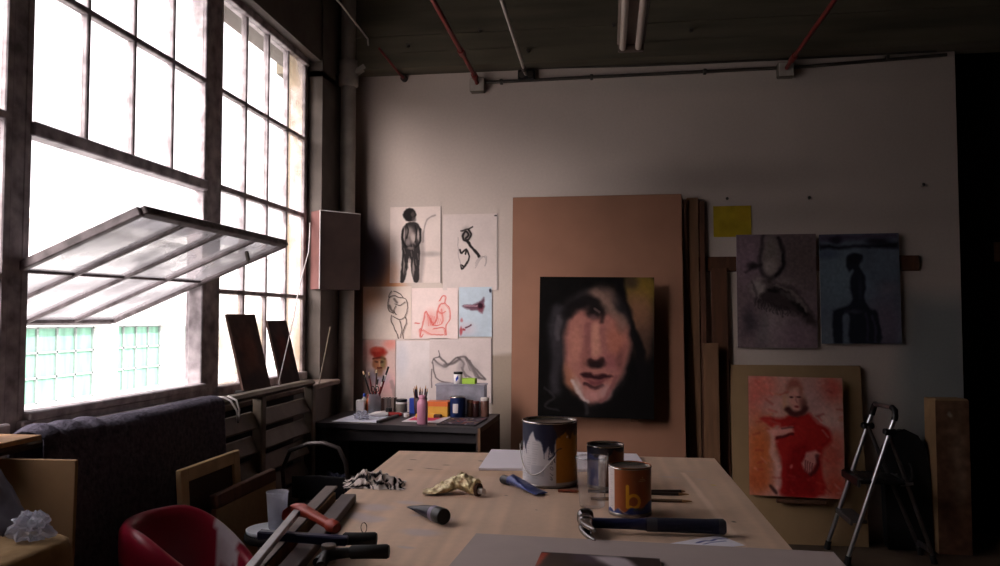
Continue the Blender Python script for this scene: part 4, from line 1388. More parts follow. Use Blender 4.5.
# pink bottle + cup of pencils
t = thing('pink_bottle', 'tall pink bottle standing at the front of the desk', 'bottle', on_desk(-1.045, 4.335))
MB().lathe([(.001, 0), (.028, 0), (.0305, .004), (.0305, .112), (.029, .124), (.023, .134), (.018, .140), (.018, .146), (.001, .146)], n=30).build('body', mpk, t)
MB().lathe([(.020, .145), (.021, .147), (.021, .158), (.017, .163), (.001, .164)], n=24).build('cap', mpk, t)
t = thing('pencil_cup', 'dark cup of pencils behind the pink bottle', 'cup', on_desk(-1.145, 4.70))
MB().lathe([(.001, .002), (.036, .002), (.042, .11), (.039, .11), (.034, .008), (.001, .008)], n=24).build('body', mat('dark_cup', (64, 42, 46), .5), t)
for i in range(11):
    a = i * 2.4
    q = MB()
    c = rr.choice([(70, 26, 28), (36, 30, 34), (96, 50, 40), (40, 30, 60), (120, 76, 50)])
    p0 = Vector((math.cos(a) * .018, math.sin(a) * .018, .012)); p1 = Vector((math.cos(a) * .045, math.sin(a) * .04, .165 + .025 * rr.random()))
    pt = thing('pencil', 'short coloured pencil standing in the dark cup behind the pink bottle', 'pencil', on_desk(-1.145, 4.70), 0, 'pencils in the dark cup')
    MB().tube([p0, p0.lerp(p1, .88)], .0042, 6).build('shaft', mat('pencil_paint', c, .4), pt)
    MB().tube([p0.lerp(p1, .88), p1], [.0042, .0008], 6).build('point', M_wood, pt)

# orange and yellow box, blue tin, small jars
carton('yellow_box', 'yellow box with an orange lid in the middle of the desk', 'box', -1.025, 4.675, .135, .09, .092, mye, -2, lid=mor)
t = thing('yellow_tray', 'flat yellow packet lying in front of the yellow box', 'packet', on_desk(-1.09, 4.615), R(-3))
MB().box((0, 0, .012), (.12, .05, .024), bev=.004).build('body', mye, t)
MB().box((.075, -.01, .012), (.05, .035, .022), bev=.006).build('spout', M_wood_dark, t)
t = thing('blue_tin', 'blue paint tin with a white label on the desk', 'tin', on_desk(-.905, 4.66))
MB().lathe([(.001, 0), (.046, 0), (.046, .118), (.048, .119), (.048, .124), (.044, .124), (.042, .119), (.001, .119)], n=32).build('body', mat('blue_tin_print', (44, 66, 124), .4), t)
MB().lathe([(.0465, .118), (.0485, .12), (.0485, .125), (.043, .126), (.041, .121), (.001, .121)], n=32).build('rim', M_chrome, t)
cvs = MB()
for k in range(6):
    a0 = R(-118 + k * 7); a1 = R(-118 + (k + 1) * 7)
    cvs.add([(.0465 * math.cos(a0), .0465 * math.sin(a0), .03), (.0465 * math.cos(a1), .0465 * math.sin(a1), .03), (.0465 * math.cos(a1), .0465 * math.sin(a1), .085), (.0465 * math.cos(a0), .0465 * math.sin(a0), .085)], [(0, 1, 2, 3)], 0)
cvs.build('label', M_paper, t)
jar('small_jar', 'dark brown little jar just right of the blue tin', 'jar', -.835, 4.70, .02, .10, mat('amber', (60, 36, 26), .3), M_wood_dark, group='small jars right of the blue tin')
jar('small_jar', 'dark little jar with a reddish lid, second right of the blue tin', 'jar', -.80, 4.70, .022, .095, mat('amber_dark', (46, 24, 24), .3), mat('brown_red', (96, 44, 36), .5), group='small jars right of the blue tin')
jar('small_jar', 'brownish glass jar with a white lid at the right end of the desk', 'jar', -.748, 4.72, .026, .115, mat('brown_jar', (104, 72, 62), .35), mat('white_lid', (206, 196, 190), .5), group='small jars right of the blue tin')
# brushes lying in small jar region left out of sight; clear plastic drawer box
t = thing('plastic_box', 'translucent plastic storage box at the back of the desk', 'box', (-.905, 4.79, DZ + .001))
bx = MB().box((0, -.0555, .095), (.30, .002, .17)).box((0, .0555, .095), (.30, .002, .17)).box((-.149, 0, .095), (.002, .11, .17)).box((.149, 0, .095), (.002, .11, .17)).box((0, 0, .011), (.30, .11, .002))
bx.build('body', M_frost, t)
MB().box((0, 0, .186), (.315, .125, .012), bev=.004).build('lid', M_frost, t)
ob = MB()
for k in range(9):
    ob.box((-.12 + k * .03, rr.uniform(-.02, .02), (.056 + .03 * rr.random())), (.024, .06, .05 + .04 * rr.random()), bev=.004)
tag(ob.build('contents', mat('box_contents', (120, 110, 124), .7, 0, .3, 30), t), None)
t = thing('white_tin', 'small white tin with a blue mark and black lid on top of the plastic box', 'tin', (-.925, 4.775, DZ + .192))
MB().lathe([(.001, 0), (.027, 0), (.027, .062), (.001, .062)], n=24).build('body', mwh, t)
MB().lathe([(.0275, .06), (.0285, .061), (.0285, .073), (.026, .075), (.001, .075)], n=24).build('lid', M_black, t)
mk = MB()
for k in range(4):
    a0 = R(-112 + k * 9); a1 = R(-112 + (k + 1) * 9)
    zz = .014 + k * .005
    mk.add([(.0273 * math.cos(a0), .0273 * math.sin(a0), zz), (.0273 * math.cos(a1), .0273 * math.sin(a1), zz + .004), (.0273 * math.cos(a1), .0273 * math.sin(a1), zz + .026), (.0273 * math.cos(a0), .0273 * math.sin(a0), zz + .022)], [(0, 1, 2, 3)])
mk.build('mark', mb_, t)
carton('green_box', 'small lime green box on top of the plastic box', 'box', -.853, 4.775, .085, .05, .036, mgn, -6, z=DZ + .192, lid=None)
# crumpled clear wrapper and white tube on the desk
def crumple(name, lab, cat, c, s, m, seed, sub=4, amp=.45, fl=.0, group=None):
    import bmesh
    bm = bmesh.new()
    bmesh.ops.create_icosphere(bm, subdivisions=sub, radius=1)
    for v in bm.verts:
        p = v.co.copy()
        n = abs(mnoise.noise(p * 1.7 + Vector((seed, 0, 0)))) * 1.4 + abs(mnoise.noise(p * 4 + Vector((0, seed, 0)))) * .7
        v.co = p * (1 - amp + amp * n)
        v.co = Vector((v.co.x * s[0], v.co.y * s[1], max(0, v.co.z * s[2] + s[2] * .55)))
    me = bpy.data.meshes.new(name)
    bm.to_mesh(me)
    bm.free()
    me.materials.append(m)
    o = bpy.data.objects.new(name, me)
    COL.objects.link(o)
    o.location = c
    return tag(o, lab, cat, group)


crumple('plastic_wrap', 'crumpled clear wrapper on the white sheet of the desk', 'wrapper', (-1.44, 4.47, DZ + .004), (.055, .05, .035), M_frost, 3.1, 4, .5)
o = MB().loft([((-1.44, 4.60, DZ + .016), (0, 0, .003), (0, .026, 0)), ((-1.40, 4.60, DZ + .018), (0, 0, .015), (0, .024, 0)), ((-1.345, 4.61, DZ + .02), (0, 0, .019), (0, .02, 0)), ((-1.34, 4.61, DZ + .02), (0, 0, .010), (0, .010, 0)), ((-1.325, 4.61, DZ + .02), (0, 0, .010), (0, .010, 0))], 16)
tag(o.build('white_tube', M_paper), 'white paint tube lying in front of the jar of brushes', 'paint tube')
jar('black_pot', 'small black pot in front of the jar of brushes', 'pot', -1.345, 4.70, .02, .045, M_black, M_black)

# chair at the desk
t = thing('metal_chair', 'dark metal chair pulled up to the black desk', 'chair', (-1.36, 3.80, 0), 0)
M_ct = mat('chair_tube_metal', (96, 90, 88), .35, .8, .2, 20)
for x, y in ((-.2, -.2), (.19, -.2)):
    MB().tube([(x, y, 0), (x * .95, y, .45)], .011).build('leg', M_ct, t)
for x, y in ((-.2, .2), (.19, .2)):
    MB().tube([(x, y, 0), (x * .95, y * .9, .45)], .011).build('leg', M_ct, t)
MB().box((0, 0, .46), (.42, .42, .035), bev=.012).build('seat', mat('dark_seat', (26, 24, 30), .8), t)
MB().tube([(-.17, -.21, .45), (-.18, -.235, .70), (-.14, -.245, .79), (-.05, -.25, .825), (.03, -.25, .83), (.10, -.25, .81), (.135, -.245, .74), (.15, -.23, .6), (.17, -.21, .45)], .0105, 12).build('back_frame', M_ct, t)
MB().loft([((-.13, -.237, .62), (0, .006, 0), (0, 0, .05)), ((.0, -.25, .62), (0, .006, 0), (0, 0, .06)), ((.13, -.237, .62), (0, .006, 0), (0, 0, .05))], 14, p=4).build('backrest', mat('dark_backrest', (24, 22, 28), .7), t)
cv = None
crumple('dark_jacket', 'dark blue jacket dropped on the seat of the metal chair', 'jacket', (-1.37, 3.85, .479), (.12, .10, .11), mat('navy_cloth', (30, 34, 58), .95, 0, .2, 30), 7.7, 4, .35)

# ======================================================= LEANING FRAMES
t = thing('stretcher_frame', 'bare wooden canvas stretcher leaning on the radiator casing', 'frame', (-1.40, 2.73, 0), 0, rot=(0, R(-4), 0))
M_str = mat('stretcher_pine', (196, 166, 120), .75, 0, .2, 9)
for y in (-.19, .19):
    MB().box((0, y, .45), (.022, .048, .90), bev=.003).build('stile', M_str, t)
for z in (.024, .876):
    MB().box((0, 0, z), (.022, .335, .048), bev=.003).build('rail', M_str, t)
o = MB().box((-.004, 0, .45), (.006, .335, .80)).build('canvas', mat('dark_canvas_back', (74, 60, 46), .9), t)
t = thing('canvas_panel', 'tan canvas with a dark top rail leaning in front of the bare stretcher', 'canvas', (-1.345, 2.89, 0), 0, rot=(0, R(-4), 0))
MB().box((0, 0, .37), (.022, .50, .74), bev=.003).build('panel', mat('raw_linen', (150, 126, 92), .9, 0, .08, 40), t)
MB().box((-.001, 0, .765), (.03, .50, .05), bev=.004).build('top_rail', M_wood_dark, t)

# ======================================================= RED TUB CHAIR
CC = Vector((-1.27, 2.29, 0))
t = thing('tub_chair', 'red vinyl tub chair with torn white patches', 'chair', CC, R(8))
vs, cols = [], []
na, npf = 96, 22
RV = np.array(L(140, 18, 44)); WV = np.array(L(196, 186, 190))


def rim_h(a):
    d = abs((a + PI) % (2 * PI) - PI)       # 0 at the opening
    s = min(1, max(0, (d - R(20)) / R(110)))
    s = s * s * (3 - 2 * s)
    return .60 + (.805 - .60) * s


for i in range(na):
    a = 2 * PI * i / na
    h = rim_h(a)
    d = abs((a + PI) % (2 * PI) - PI)
    for j in range(npf):
        s = j / (npf - 1)
        if s < .4:
            q = s / .4
            r = .160 + .056 * math.sin(q * PI / 2); z = .36 + (h - .03 - .36) * q
        elif s < .62:
            q = (s - .4) / .22 * PI
            r = .194 + .022 * math.cos(q); z = h - .03 + .032 * math.sin(q)
        else:
            q = (s - .62) / .38
            r = .172 - .018 * q; z = (h - .03) * (1 - q) + .43 * q
        vs.append((r * math.cos(a), r * math.sin(a), z))
        nz_ = mnoise.noise(Vector((math.cos(a) * 5, math.sin(a) * 5, z * 11)))
        aa = (a + PI) % (2 * PI) - PI
        tear = -R(70) < aa + nz_ * .55 < R(88) and s > .26 + nz_ * .14 and not (abs(aa - R(52) + nz_ * .3 - (s - .5) * .5) < R(9))
        cols.append(WV if tear else RV)
fs = []
for i in range(na):
    k = (i + 1) % na
    for j in range(npf - 1):
        fs.append((i * npf + j, k * npf + j, k * npf + j + 1, i * npf + j + 1))
mb = MB(); mb.add(vs, fs, 0, True); mb.col = np.array(cols)
mb.build('shell', M_red_vinyl, t)
mb = MB()
prof = [(.001, .40), (.145, .40), (.152, .42), (.152, .50), (.145, .525), (.10, .535), (.001, .537)]
mb.lathe(prof, n=64)
mb.v = [(x, y, z) for x, y, z in mb.v]
cols = []
for x, y, z in mb.v:
    n_ = mnoise.noise(Vector((x * 9, y * 9, 2.2)))
    cols.append(WV if (x > .03 + n_ * .1 and abs(y) < .2 + n_ * .1 and z > .43) else RV)
mb.col = np.array(cols)
mb.build('seat', M_red_vinyl, t)
MB().cyl((0, 0, .03), (0, 0, .40), .03).build('pedestal', M_chrome, t)
MB().lathe([(.001, 0), (.17, 0), (.175, .008), (.12, .022), (.04, .045), (.001, .045)], n=40).build('base', M_chrome, t)
MB().lathe([(.001, .355), (.14, .355), (.168, .362), (.172, .40)], n=48).build('underside', M_black, t)

# low stool with a white lid and a plastic cup
t = thing('round_stool', 'dark round stool between the red chair and the worktable', 'stool', (-1.19, 2.68, .045))
MB().lathe([(.001, .585), (.095, .585), (.10, .592), (.10, .606), (.095, .612), (.001, .612)], n=36).build('seat', M_rubber, t)
for k in range(3):
    a = k * 2 * PI / 3 + .4
    MB().tube([(math.cos(a) * .11, math.sin(a) * .11, -.045), (math.cos(a) * .08, math.sin(a) * .08, .585)], .011).build('leg', M_ct, t)
o = MB().lathe([(.001, 0), (.075, 0), (.086, .006), (.088, .016), (.084, .017), (.078, .010), (.001, .009)], n=40).build('white_dish', mat('white_dish', (214, 220, 228), .4), None, (-1.19, 2.665, .6575))
tag(o, 'shallow white dish on the dark stool', 'dish')
t = thing('plastic_cup', 'translucent plastic cup standing in the white dish', 'cup', (-1.178, 2.685, .6675))
MB().lathe([(.001, .001), (.028, .001), (.030, .006), (.034, .07), (.038, .125), (.0395, .127), (.0395, .131), (.0375, .131), (.0325, .07), (.0285, .01), (.001, .006)], n=30).build('body', M_frost, t)
MB().lathe([(.001, .008), (.028, .008), (.030, .045), (.001, .045)], n=24).build('water', M_frost, t)

# ==================================================== LOWER LEFT CORNER
t = thing('draped_crate', 'crate under a tan cloth in the near left corner', 'crate', (-1.428, 1.42, 0))
M_tcl = mat('tan_cloth', (150, 122, 84), .95, 0, .15, 30, .3)
mb = MB()
prof = []
n = 24
for zz, sc_ in ((0, 1.10), (.25, 1.07), (.5, 1.05), (.75, 1.03), (.86, 1.01), (.885, .985), (.895, .94), (.895, .0)):
    ring = []
    for k in range(n * 2):
        a = 2 * PI * k / (n * 2)
        ct, st = math.cos(a), math.sin(a)
        p = 7.0
        x = math.copysign(abs(ct) ** (2 / p), ct) * .15; y = math.copysign(abs(st) ** (2 / p), st) * .36
        w = 1 + (.02 * math.sin(a * 9) + .012 * math.sin(a * 17)) * (1 if zz < .8 else .2) * (1 - zz / 1.1)
        ring.append((x * sc_ * w, y * sc_ * w, zz))
    prof.append(ring)
vs = [p for r_ in prof for p in r_]
m2 = n * 2
fs = [(i * m2 + k, i * m2 + (k + 1) % m2, (i + 1) * m2 + (k + 1) % m2, (i + 1) * m2 + k) for i in range(len(prof) - 1) for k in range(m2)]
mb.add(vs, fs, 0, True)
mb.build('cloth_cover', M_tcl, t)
MB().box((0, 0, .44), (.22, .56, .87)).build('crate_body', M_cardboard, t)
o = MB().box((0, 0, .525), (.22, .012, 1.05), bev=.002).build('tan_panel', M_cardboard, None, (-1.485, 1.85, 0), (R(-1.5), 0, R(2)))
tag(o, 'tan cardboard panel standing behind the draped crate', 'panel')
t = thing('ledge', 'small wooden ledge with an upright board lying on the radiator casing at the left edge', 'shelf', (-1.65, 1.86, 1.080))
MB().box((0, 0, .008), (.17, .26, .014), bev=.002).build('ledge_board', M_wood, t)
MB().box((-.03, -.02, .085), (.016, .16, .14), bev=.002).build('upright', M_wood_mid, t)
crumple('plastic_bag', 'crumpled clear plastic bag on the draped crate', 'bag', (-1.36, 1.70, .897), (.055, .05, .05), M_frost, 5.5, 4, .5)
crumple('dark_rag', 'dark paint rag lying on the draped crate', 'rag', (-1.47, 1.56, .897), (.09, .10, .045), mat('dark_rag', (44, 34, 36), .95, 0, .4, 20), 9.1, 4, .5)
mb = MB()
vs = []
for j in range(14):
    for i in range(14):
        u, v = i / 13, j / 13
        n_ = mnoise.noise(Vector((u * 4, v * 4, 8)))
        vs.append((-.07 + u * .05 + v * .11 + n_ * .008, .0 + u * .09 + n_ * .012, .15 * (1 - v) + .004 + abs(n_) * .008))
mb.add(vs, [(j * 14 + i, (j + 1) * 14 + i, (j + 1) * 14 + i + 1, j * 14 + i + 1) for j in range(13) for i in range(13)], 0, True)
o = mb.build('grey_paper', mat('crumpled_grey_paper', (110, 106, 114), .8, 0, .2, 14, .3), None, (-1.47, 1.66, .9))
sol = o.modifiers.new('t', 'SOLIDIFY'); sol.thickness = .002
tag(o, 'crumpled grey paper propped up on the draped crate', 'paper')
o = MB().loft([((-1.53, 1.58, .955), (0, .022, 0), (0, 0, .016)), ((-1.50, 1.58, .955), (0, .024, 0), (0, 0, .018)), ((-1.465, 1.585, .955), (0, .018, 0), (0, 0, .012))], 14).build('red_packet', mr)
tag(o, 'small red packet on the dark rag at the left edge', 'packet')

# ======================================================= THE WORKTABLE
TZ = .92
YB, YF = 2.88, .55


def tx(y, u):
    xl = -.784 + (2.895 - y) * .05
    xr = .373 + (2.865 - y) * .0174
    return xl + (xr - xl) * u


t = thing('worktable', 'big plywood worktable in the foreground', 'table', (0, 0, 0))
cv = Canvas((-.8, 2.88, .42, .55), 260, 460, (212, 180, 154), 51)
cv.mottle(.05, 6)
# plywood grain
g_ = vnoise(260, 460, (60, 5), 77)
cv.img *= (1 + (g_ - .5) * .10)[..., None]
cv.warp(.012, 14)
PT = (196, 178, 178)
for x, y, rx, ry in ((-.66, 2.02, .05, .035), (-.70, 1.93, .05, .03), (-.64, 1.90, .04, .03), (-.46, 1.93, .035, .02), (-.475, 1.80, .05, .028), (-.49, 1.68, .02, .008), (-.57, 2.08, .04, .02), (-.52, 1.95, .02, .01), (.30, 2.62, .015, .006), (.21, 2.52, .03, .008), (.32, 2.50, .022, .007)):
    cv.blob(x, y, rx, ry, PT, .75, .5, rnd.uniform(-15, 15))
for x, y, rx, ry in ((-.60, 2.55, .03, .004), (-.67, 2.52, .012, .006), (-.56, 2.62, .012, .004), (-.44, 2.72, .01, .006), (-.70, 2.7, .012, .005), (.02, 2.4, .02, .004), (.2, 2.0, .004, .004), (.33, 2.0, .006, .006), (-.2, 2.05, .003, .003), (-.3, 2.2, .004, .003), (.1, 2.7, .006, .004), (-.1, 2.62, .02, .003)):
    cv.blob(x, y, rx, ry, (58, 46, 42), .8, .5, rnd.uniform(-20, 20))
cv.blob(.345, 2.42, .008, .005, (214, 190, 60), .9, .4)
cv.warp(.004, 10)
cv.poly([(.262, 2.60), (.278, 2.60), (.318, 1.8), (.345, 1.2), (.325, 1.2), (.296, 1.8)], (236, 206, 184), .85, .004)
cv.blob(-.35, 2.5, .3, .05, (190, 150, 116), .4, .9)
top = MB()
y0_, y1_ = YF, YB
top.add([(tx(y1_, 0), y1_, TZ), (tx(y1_, 1), y1_, TZ), (tx(y0_, 1), y0_, TZ), (tx(y0_, 0), y0_, TZ),
         (tx(y1_, 0), y1_, TZ - .024), (tx(y1_, 1), y1_, TZ - .024), (tx(y0_, 1), y0_, TZ - .024), (tx(y0_, 0), y0_, TZ - .024)],
        [(0, 1, 5, 4), (1, 2, 6, 5), (2, 3, 7, 6), (3, 0, 4, 7), (4, 5, 6, 7)])
painted(cv, lambda u, v: (tx(YB + (YF - YB) * v, u), YB + (YF - YB) * v, TZ), 'tabletop', paint_mat('plywood_top', .55, .35), M_ply, top, 1.0, t)
for x, y in ((-.66, 2.74), (.26, 2.74), (-.56, .7), (.30, .7)):
    MB().box((x, y, (TZ - .024) / 2), (.07, .07, TZ - .024), bev=.004).build('leg', M_wood_mid, t)
MB().box((-.2, 2.78, .84), (.98, .03, .11)).box((-.13, .66, .84), (.9, .03, .11)).box((-.66, 1.72, .84), (.03, 2.1, .11)).box((.29, 1.72, .84), (.03, 2.1, .11)).build('apron', M_wood_mid, t)

# white board at the back
o = MB().prism([(-.424, 2.545), (-.437, 2.915), (.100, 2.89), (.130, 2.585)], TZ + .0006, TZ + .008).build('white_board', mat('white_board', (232, 224, 230), .75, 0, .03, 6))
tag(o, 'flat white board at the far end of the worktable', 'board')


# ---- paint tins
def tin(name, lab, x, y, r, h, cv, pm, lid_mat, inner=None, bail=False, gain=1.0, rz=0):
    t = thing(name, lab, 'paint tin', (x, y, TZ), R(rz), 'paint tins on the worktable')
    n = cv.nx

    def f(u, v):
        a = -PI / 2 + (u - .5) * 2 * PI
        return (r * math.cos(a), r * math.sin(a), h * (1 - v) * .985 + .004)
    painted(cv, f, 'body', pm, None, None, gain, t, smooth=True)
    MB().lathe([(r, h * .975), (r * 1.025, h * .98), (r * 1.03, h * .99), (r * 1.02, h), (r * .95, h), (r * .93, h * .975), (r * .90, h * .97)], n=48).build('rim', M_chrome, t)
    MB().lathe([(r * .91, h * .968), (r * .84, h * .972), (r * .80, h * .955), (.001, h * .957)], n=48).build('lid', lid_mat, t)
    MB().lathe([(.001, .001), (r * 1.0, .001), (r * 1.02, .004), (r * 1.02, .008), (r, .010)], n=48).build('base_rim', M_tin, t)
    if bail:
        pts = []
        for k in range(21):
            q = k / 20 * PI
            a = R(-172) + R(98) * k / 20
            rr_ = r * 1.04 + .004
            zz = h * (.62 - .10 * k / 20) - .07 * math.sin(q)
            pts.append((rr_ * math.cos(a), rr_ * math.sin(a), zz))
        bl_ = MB().tube(pts, .0018, 8).build('bail', M_tin, t)
        MB().cyl((r * .98 * math.cos(R(-172)), r * .98 * math.sin(R(-172)), h * .62), (r * 1.06 * math.cos(R(-172)), r * 1.06 * math.sin(R(-172)), h * .62), .009, n=12).build('ear', M_tin, bl_)
    return t


def cylcanvas(r, h, base, nx=200, seed=1):
    P_ = PI * r * 1000
    ny = max(20, int(nx * h / (2 * PI * r)))
    return Canvas((-P_, 0, P_, h * 1000), nx, ny, base, seed)


r, h = .0825, .192
cv = cylcanvas(r, h, (206, 200, 202), 260, 61)
k_ = r * 1000
a2 = lambda d: R(d) * k_
cv.poly([(a2(17), -5), (a2(140), -5), (a2(140), 200), (a2(17), 200)], (186, 122, 30), 1, .8)
cv.poly([(a2(17), 178), (a2(140), 178), (a2(140), 200), (a2(17), 200)], (188, 180, 170), 1, .8)
for z in range(60, 170, 7):     # small print of the label
    for s_ in range(3):
        x = a2(-70) + s_ * 26
        cv.stroke([(x, z), (x + 10 + 12 * ((z * 7 + s_ * 5) % 10) / 10, z)], .9, (168, 162, 166), .7, .5)
cv.poly([(a2(-38), 128), (a2(-8), 128), (a2(-8), 160), (a2(-38), 160)], (184, 178, 184), .8, .8)
for z, pts in ((0, [(0, 0), (5, -3), (4, 4), (0, 6)]), (14, [(0, 2), (7, -4)]), (30, [(0, 0), (6, -4), (7, 3), (1, 6), (0, 0)]), (44, [(0, 0), (6, 0), (6, 7)]), (58, [(0, 3), (4, -3), (7, 3)]), (72, [(0, 0), (6, 0), (2, 6)]), (86, [(0, 4), (7, 0)])):
    cv.stroke([(a2(5) + p[0], 166 - z - p[1]) for p in pts], 1.0, (70, 66, 78), .85, .5)
cv.warp(5, 26)
BL = (26, 29, 56)
cv.poly([(a2(-180), -5), (a2(180), -5), (a2(180), 10), (a2(60), 26), (a2(45), 22), (a2(34), 34), (a2(24), 40), (a2(17), 52), (a2(10), 92), (a2(2), 70), (a2(-6), 88), (a2(-14), 60), (a2(-26), 52), (a2(-33), 30), (a2(-48), 58), (a2(-58), 82), (a2(-66), 60), (a2(-76), 92), (a2(-88), 60), (a2(-120), 40), (a2(-180), 30)], BL, .96, 2.5)
for d, l in ((-8, 110), (12, 118), (3, 104), (-55, 96)):
    cv.stroke([(a2(d), 50), (a2(d + 1), l)], 1.4, BL, .9, .5)
cv.stroke([(a2(4), 112), (a2(18), 84), (a2(30), 78)], 2.0, BL, .7)
cv.poly([(a2(17), -5), (a2(140), -5), (a2(140), 16), (a2(70), 44), (a2(60), 30), (a2(52), 52), (a2(42), 34), (a2(34), 28), (a2(26), 44), (a2(17), 30)], (74, 44, 30), .9, 2.5)
cv.blob(a2(44), 46, 3, 4, (230, 220, 210), .9, .4)
cv.warp(0)
tin('gallon_tin', 'large white and mustard paint tin with dark blue drips', -.177, 2.378, r, h, cv, PL, M_tin, bail=True)

r, h = .0545, .124
cv = cylcanvas(r, h, (112, 66, 44), 160, 62)
k_ = r * 1000
cv.poly([(a2(-180), -5), (a2(-22), -5), (a2(-20), 130), (a2(-180), 130)], (40, 56, 122), .95, 2)
cv.poly([(a2(-22), 26), (a2(-2), 26), (a2(-2), 130), (a2(-22), 130)], (196, 186, 180), .9, 1)
cv.warp(4, 20)
cv.poly([(a2(-180), -5), (a2(180), -5), (a2(180), 14), (a2(50), 20), (a2(30), 12), (a2(10), 30), (a2(-10), 22), (a2(-30), 36), (a2(-60), 24), (a2(-180), 20)], (30, 28, 40), .95, 2)
cv.stroke([(a2(8), 20), (a2(9), 60)], 1.2, (200, 190, 184), .7)
tin('quart_tin', 'small brown and blue paint tin behind the clear cup', -.010, 2.36, r, h, cv, PL, mat('dried_paint', (44, 40, 48), .4, .2))

r, h = .054, .122
cv = cylcanvas(r, h, (158, 84, 40), 260, 63)
k_ = r * 1000
cv.poly([(a2(-110), -5), (a2(-47), -5), (a2(-47), 130), (a2(-110), 130)], (212, 200, 196), 1, .8)
for z in range(16, 104, 5):
    cv.stroke([(a2(-66), z), (a2(-66) + 7 + (z * 3) % 6, z)], .5, (150, 140, 140), .8)
for z, w in ((29, 14), (33, 20)):
    cv.stroke([(a2(34) - w / 2, z), (a2(34) + w / 2, z)], .7, (206, 168, 130), .8)
cv.poly([(a2(34) - 3, 26), (a2(34), 22), (a2(34) + 3, 26)], (206, 168, 130), .8, .5)
YE = (226, 162, 34)
bx0 = a2(-8)
cv.stroke([(bx0, 46), (bx0, 98)], 4.2, YE, 1, .12)
cx_, cy_, rr_ = bx0 + 15, 84, 15
cv.stroke([(cx_ + rr_ * math.cos(q), cy_ + rr_ * 1.05 * math.sin(q)) for q in [R(d) for d in range(-165, 131, 12)]], 4.0, YE, 1, .12)
cv.warp(4, 22)
cv.poly([(a2(-180), 106), (a2(-70), 108), (a2(-50), 112), (a2(-34), 104), (a2(-20), 114), (a2(0), 98), (a2(20), 104), (a2(45), 94), (a2(70), 88), (a2(180), 96), (a2(180), 130), (a2(-180), 130)], (34, 52, 112), .96, 1.6)
cv.stroke([(a2(-30), 104), (a2(-18), 112), (a2(0), 120)], 1.6, (150, 140, 150), .7)
cv.stroke([(a2(10), 106), (a2(40), 100)], 3, (52, 66, 70), .7)
tin('quart_tin', 'small orange-brown paint tin marked with a yellow letter b', .053, 2.045, r, h, cv, PL, M_tin)

# clear plastic cup
t = thing('clear_cup', 'clear plastic cup between the tins on the worktable', 'cup', (-.045, 2.10, TZ + .0005))
MB().lathe([(.001, .001), (.031, .001), (.033, .004), (.034, .02), (.0395, .105), (.041, .125), (.0435, .127), (.0435, .131), (.042, .132)], n=40).build('body', M_clear, t)
MB().lathe([(.041, .1265), (.044, .1275), (.044, .1315), (.041, .1325)], n=40).build('rim', M_clear, t)

# brushes / pencils on the table
for (x0, y0, x1, y1, c, nm, lab) in ((-.145, 2.262, -.085, 2.258, (140, 74, 50), 'pencil_stub', 'short reddish pencil stub beside the large tin'),
                             (-.06, 2.265, .222, 2.262, (52, 38, 32), 'pencil', 'long dark pencil lying behind the letter b tin'),
                             (-.05, 2.175, .222, 2.178, (110, 82, 60), 'pencil', 'tan pencil lying beside the letter b tin'),
                             (.10, 2.235, .216, 2.300, (44, 32, 28), 'pencil', 'dark pencil lying crossways on the worktable')):
    t = thing(nm, lab, 'pencil', (x0, y0, TZ), 0, 'pencils on the worktable')
    v = Vector((x1 - x0, y1 - y0, 0)); z = .0052
    if nm == 'pencil' and y1 == 2.300:
        z = .0143
        z1 = .0052
    else:
        z1 = z
    p0 = Vector((0, 0, z1 if y1 == 2.3 else z)); p1 = v + Vector((0, 0, z))
    if y1 == 2.3:
        p1.z = .0052; p0.z = .0052; p0 += Vector((.0, .052, 0))
    MB().tube([p0, p0.lerp(p1, .9)], .0046, 6).build('shaft', mat('pencil_shaft', c, .5), t)
    MB().tube([p0.lerp(p1, .9), p1], [.0046, .001], 6).build('point', M_wood, t)

# ---- hammer
t = thing('claw_hammer', 'claw hammer with a dark blue handle on the worktable', 'hammer', (-.002, -.085, 0))
hz = TZ + .021
hd = []
for x, w, hh in ((-.052, .010, .011), (-.03, .0105, .0115), (.06, .011, .012), (.085, .0125, .0135), (.092, .0135, .015), (.11, .0138, .0152), (.17, .0142, .0158), (.225, .0142, .0158), (.25, .016, .017), (.262, .016, .017), (.267, .012, .013)):
    hd.append(((x, 1.942 + (x + .05) * .02, hz), (0, w, 0), (0, 0, hh)))
MB().loft(hd[:4], 20, p=2.6).build('handle', M_navy, t)
gr_ = MB().loft(hd[3:9], 20, p=2.8)
gr_.build('grip', mat('navy_rubber', (26, 28, 48), .75), t)
M_gb = mat('grey_rubber', (66, 64, 70), .7)
MB().loft(hd[8:], 20, p=2.8).build('end_cap', M_gb, t)
MB().loft([((.088, 1.9445, hz), (0, .0140, 0), (0, 0, .0155)), ((.112, 1.9452, hz), (0, .0146, 0), (0, 0, .016))], 20, p=2.6).build('grip_band', M_gb, t)
hdm = mat('polished_steel', (120, 116, 116), .25, 1.0, .25, 30)
hx = -.055
hm = MB()
hm.loft([((hx, 2.003, hz), (.018, 0, 0), (0, 0, .018)), ((hx, 1.999, hz), (.020, 0, 0), (0, 0, .020)), ((hx, 1.985, hz), (.020, 0, 0), (0, 0, .020)), ((hx, 1.978, hz), (.0145, 0, 0), (0, 0, .0145)), ((hx, 1.962, hz), (.0115, 0, 0), (0, 0, .0125)), ((hx + .001, 1.955, hz), (.017, 0, 0), (0, 0, .0185)), ((hx + .003, 1.930, hz), (.017, 0, 0), (0, 0, .0185)), ((hx + .003, 1.92, hz), (.0115, 0, 0), (0, 0, .0145))], 20, p=2.6)
hm.build('head', hdm, t)
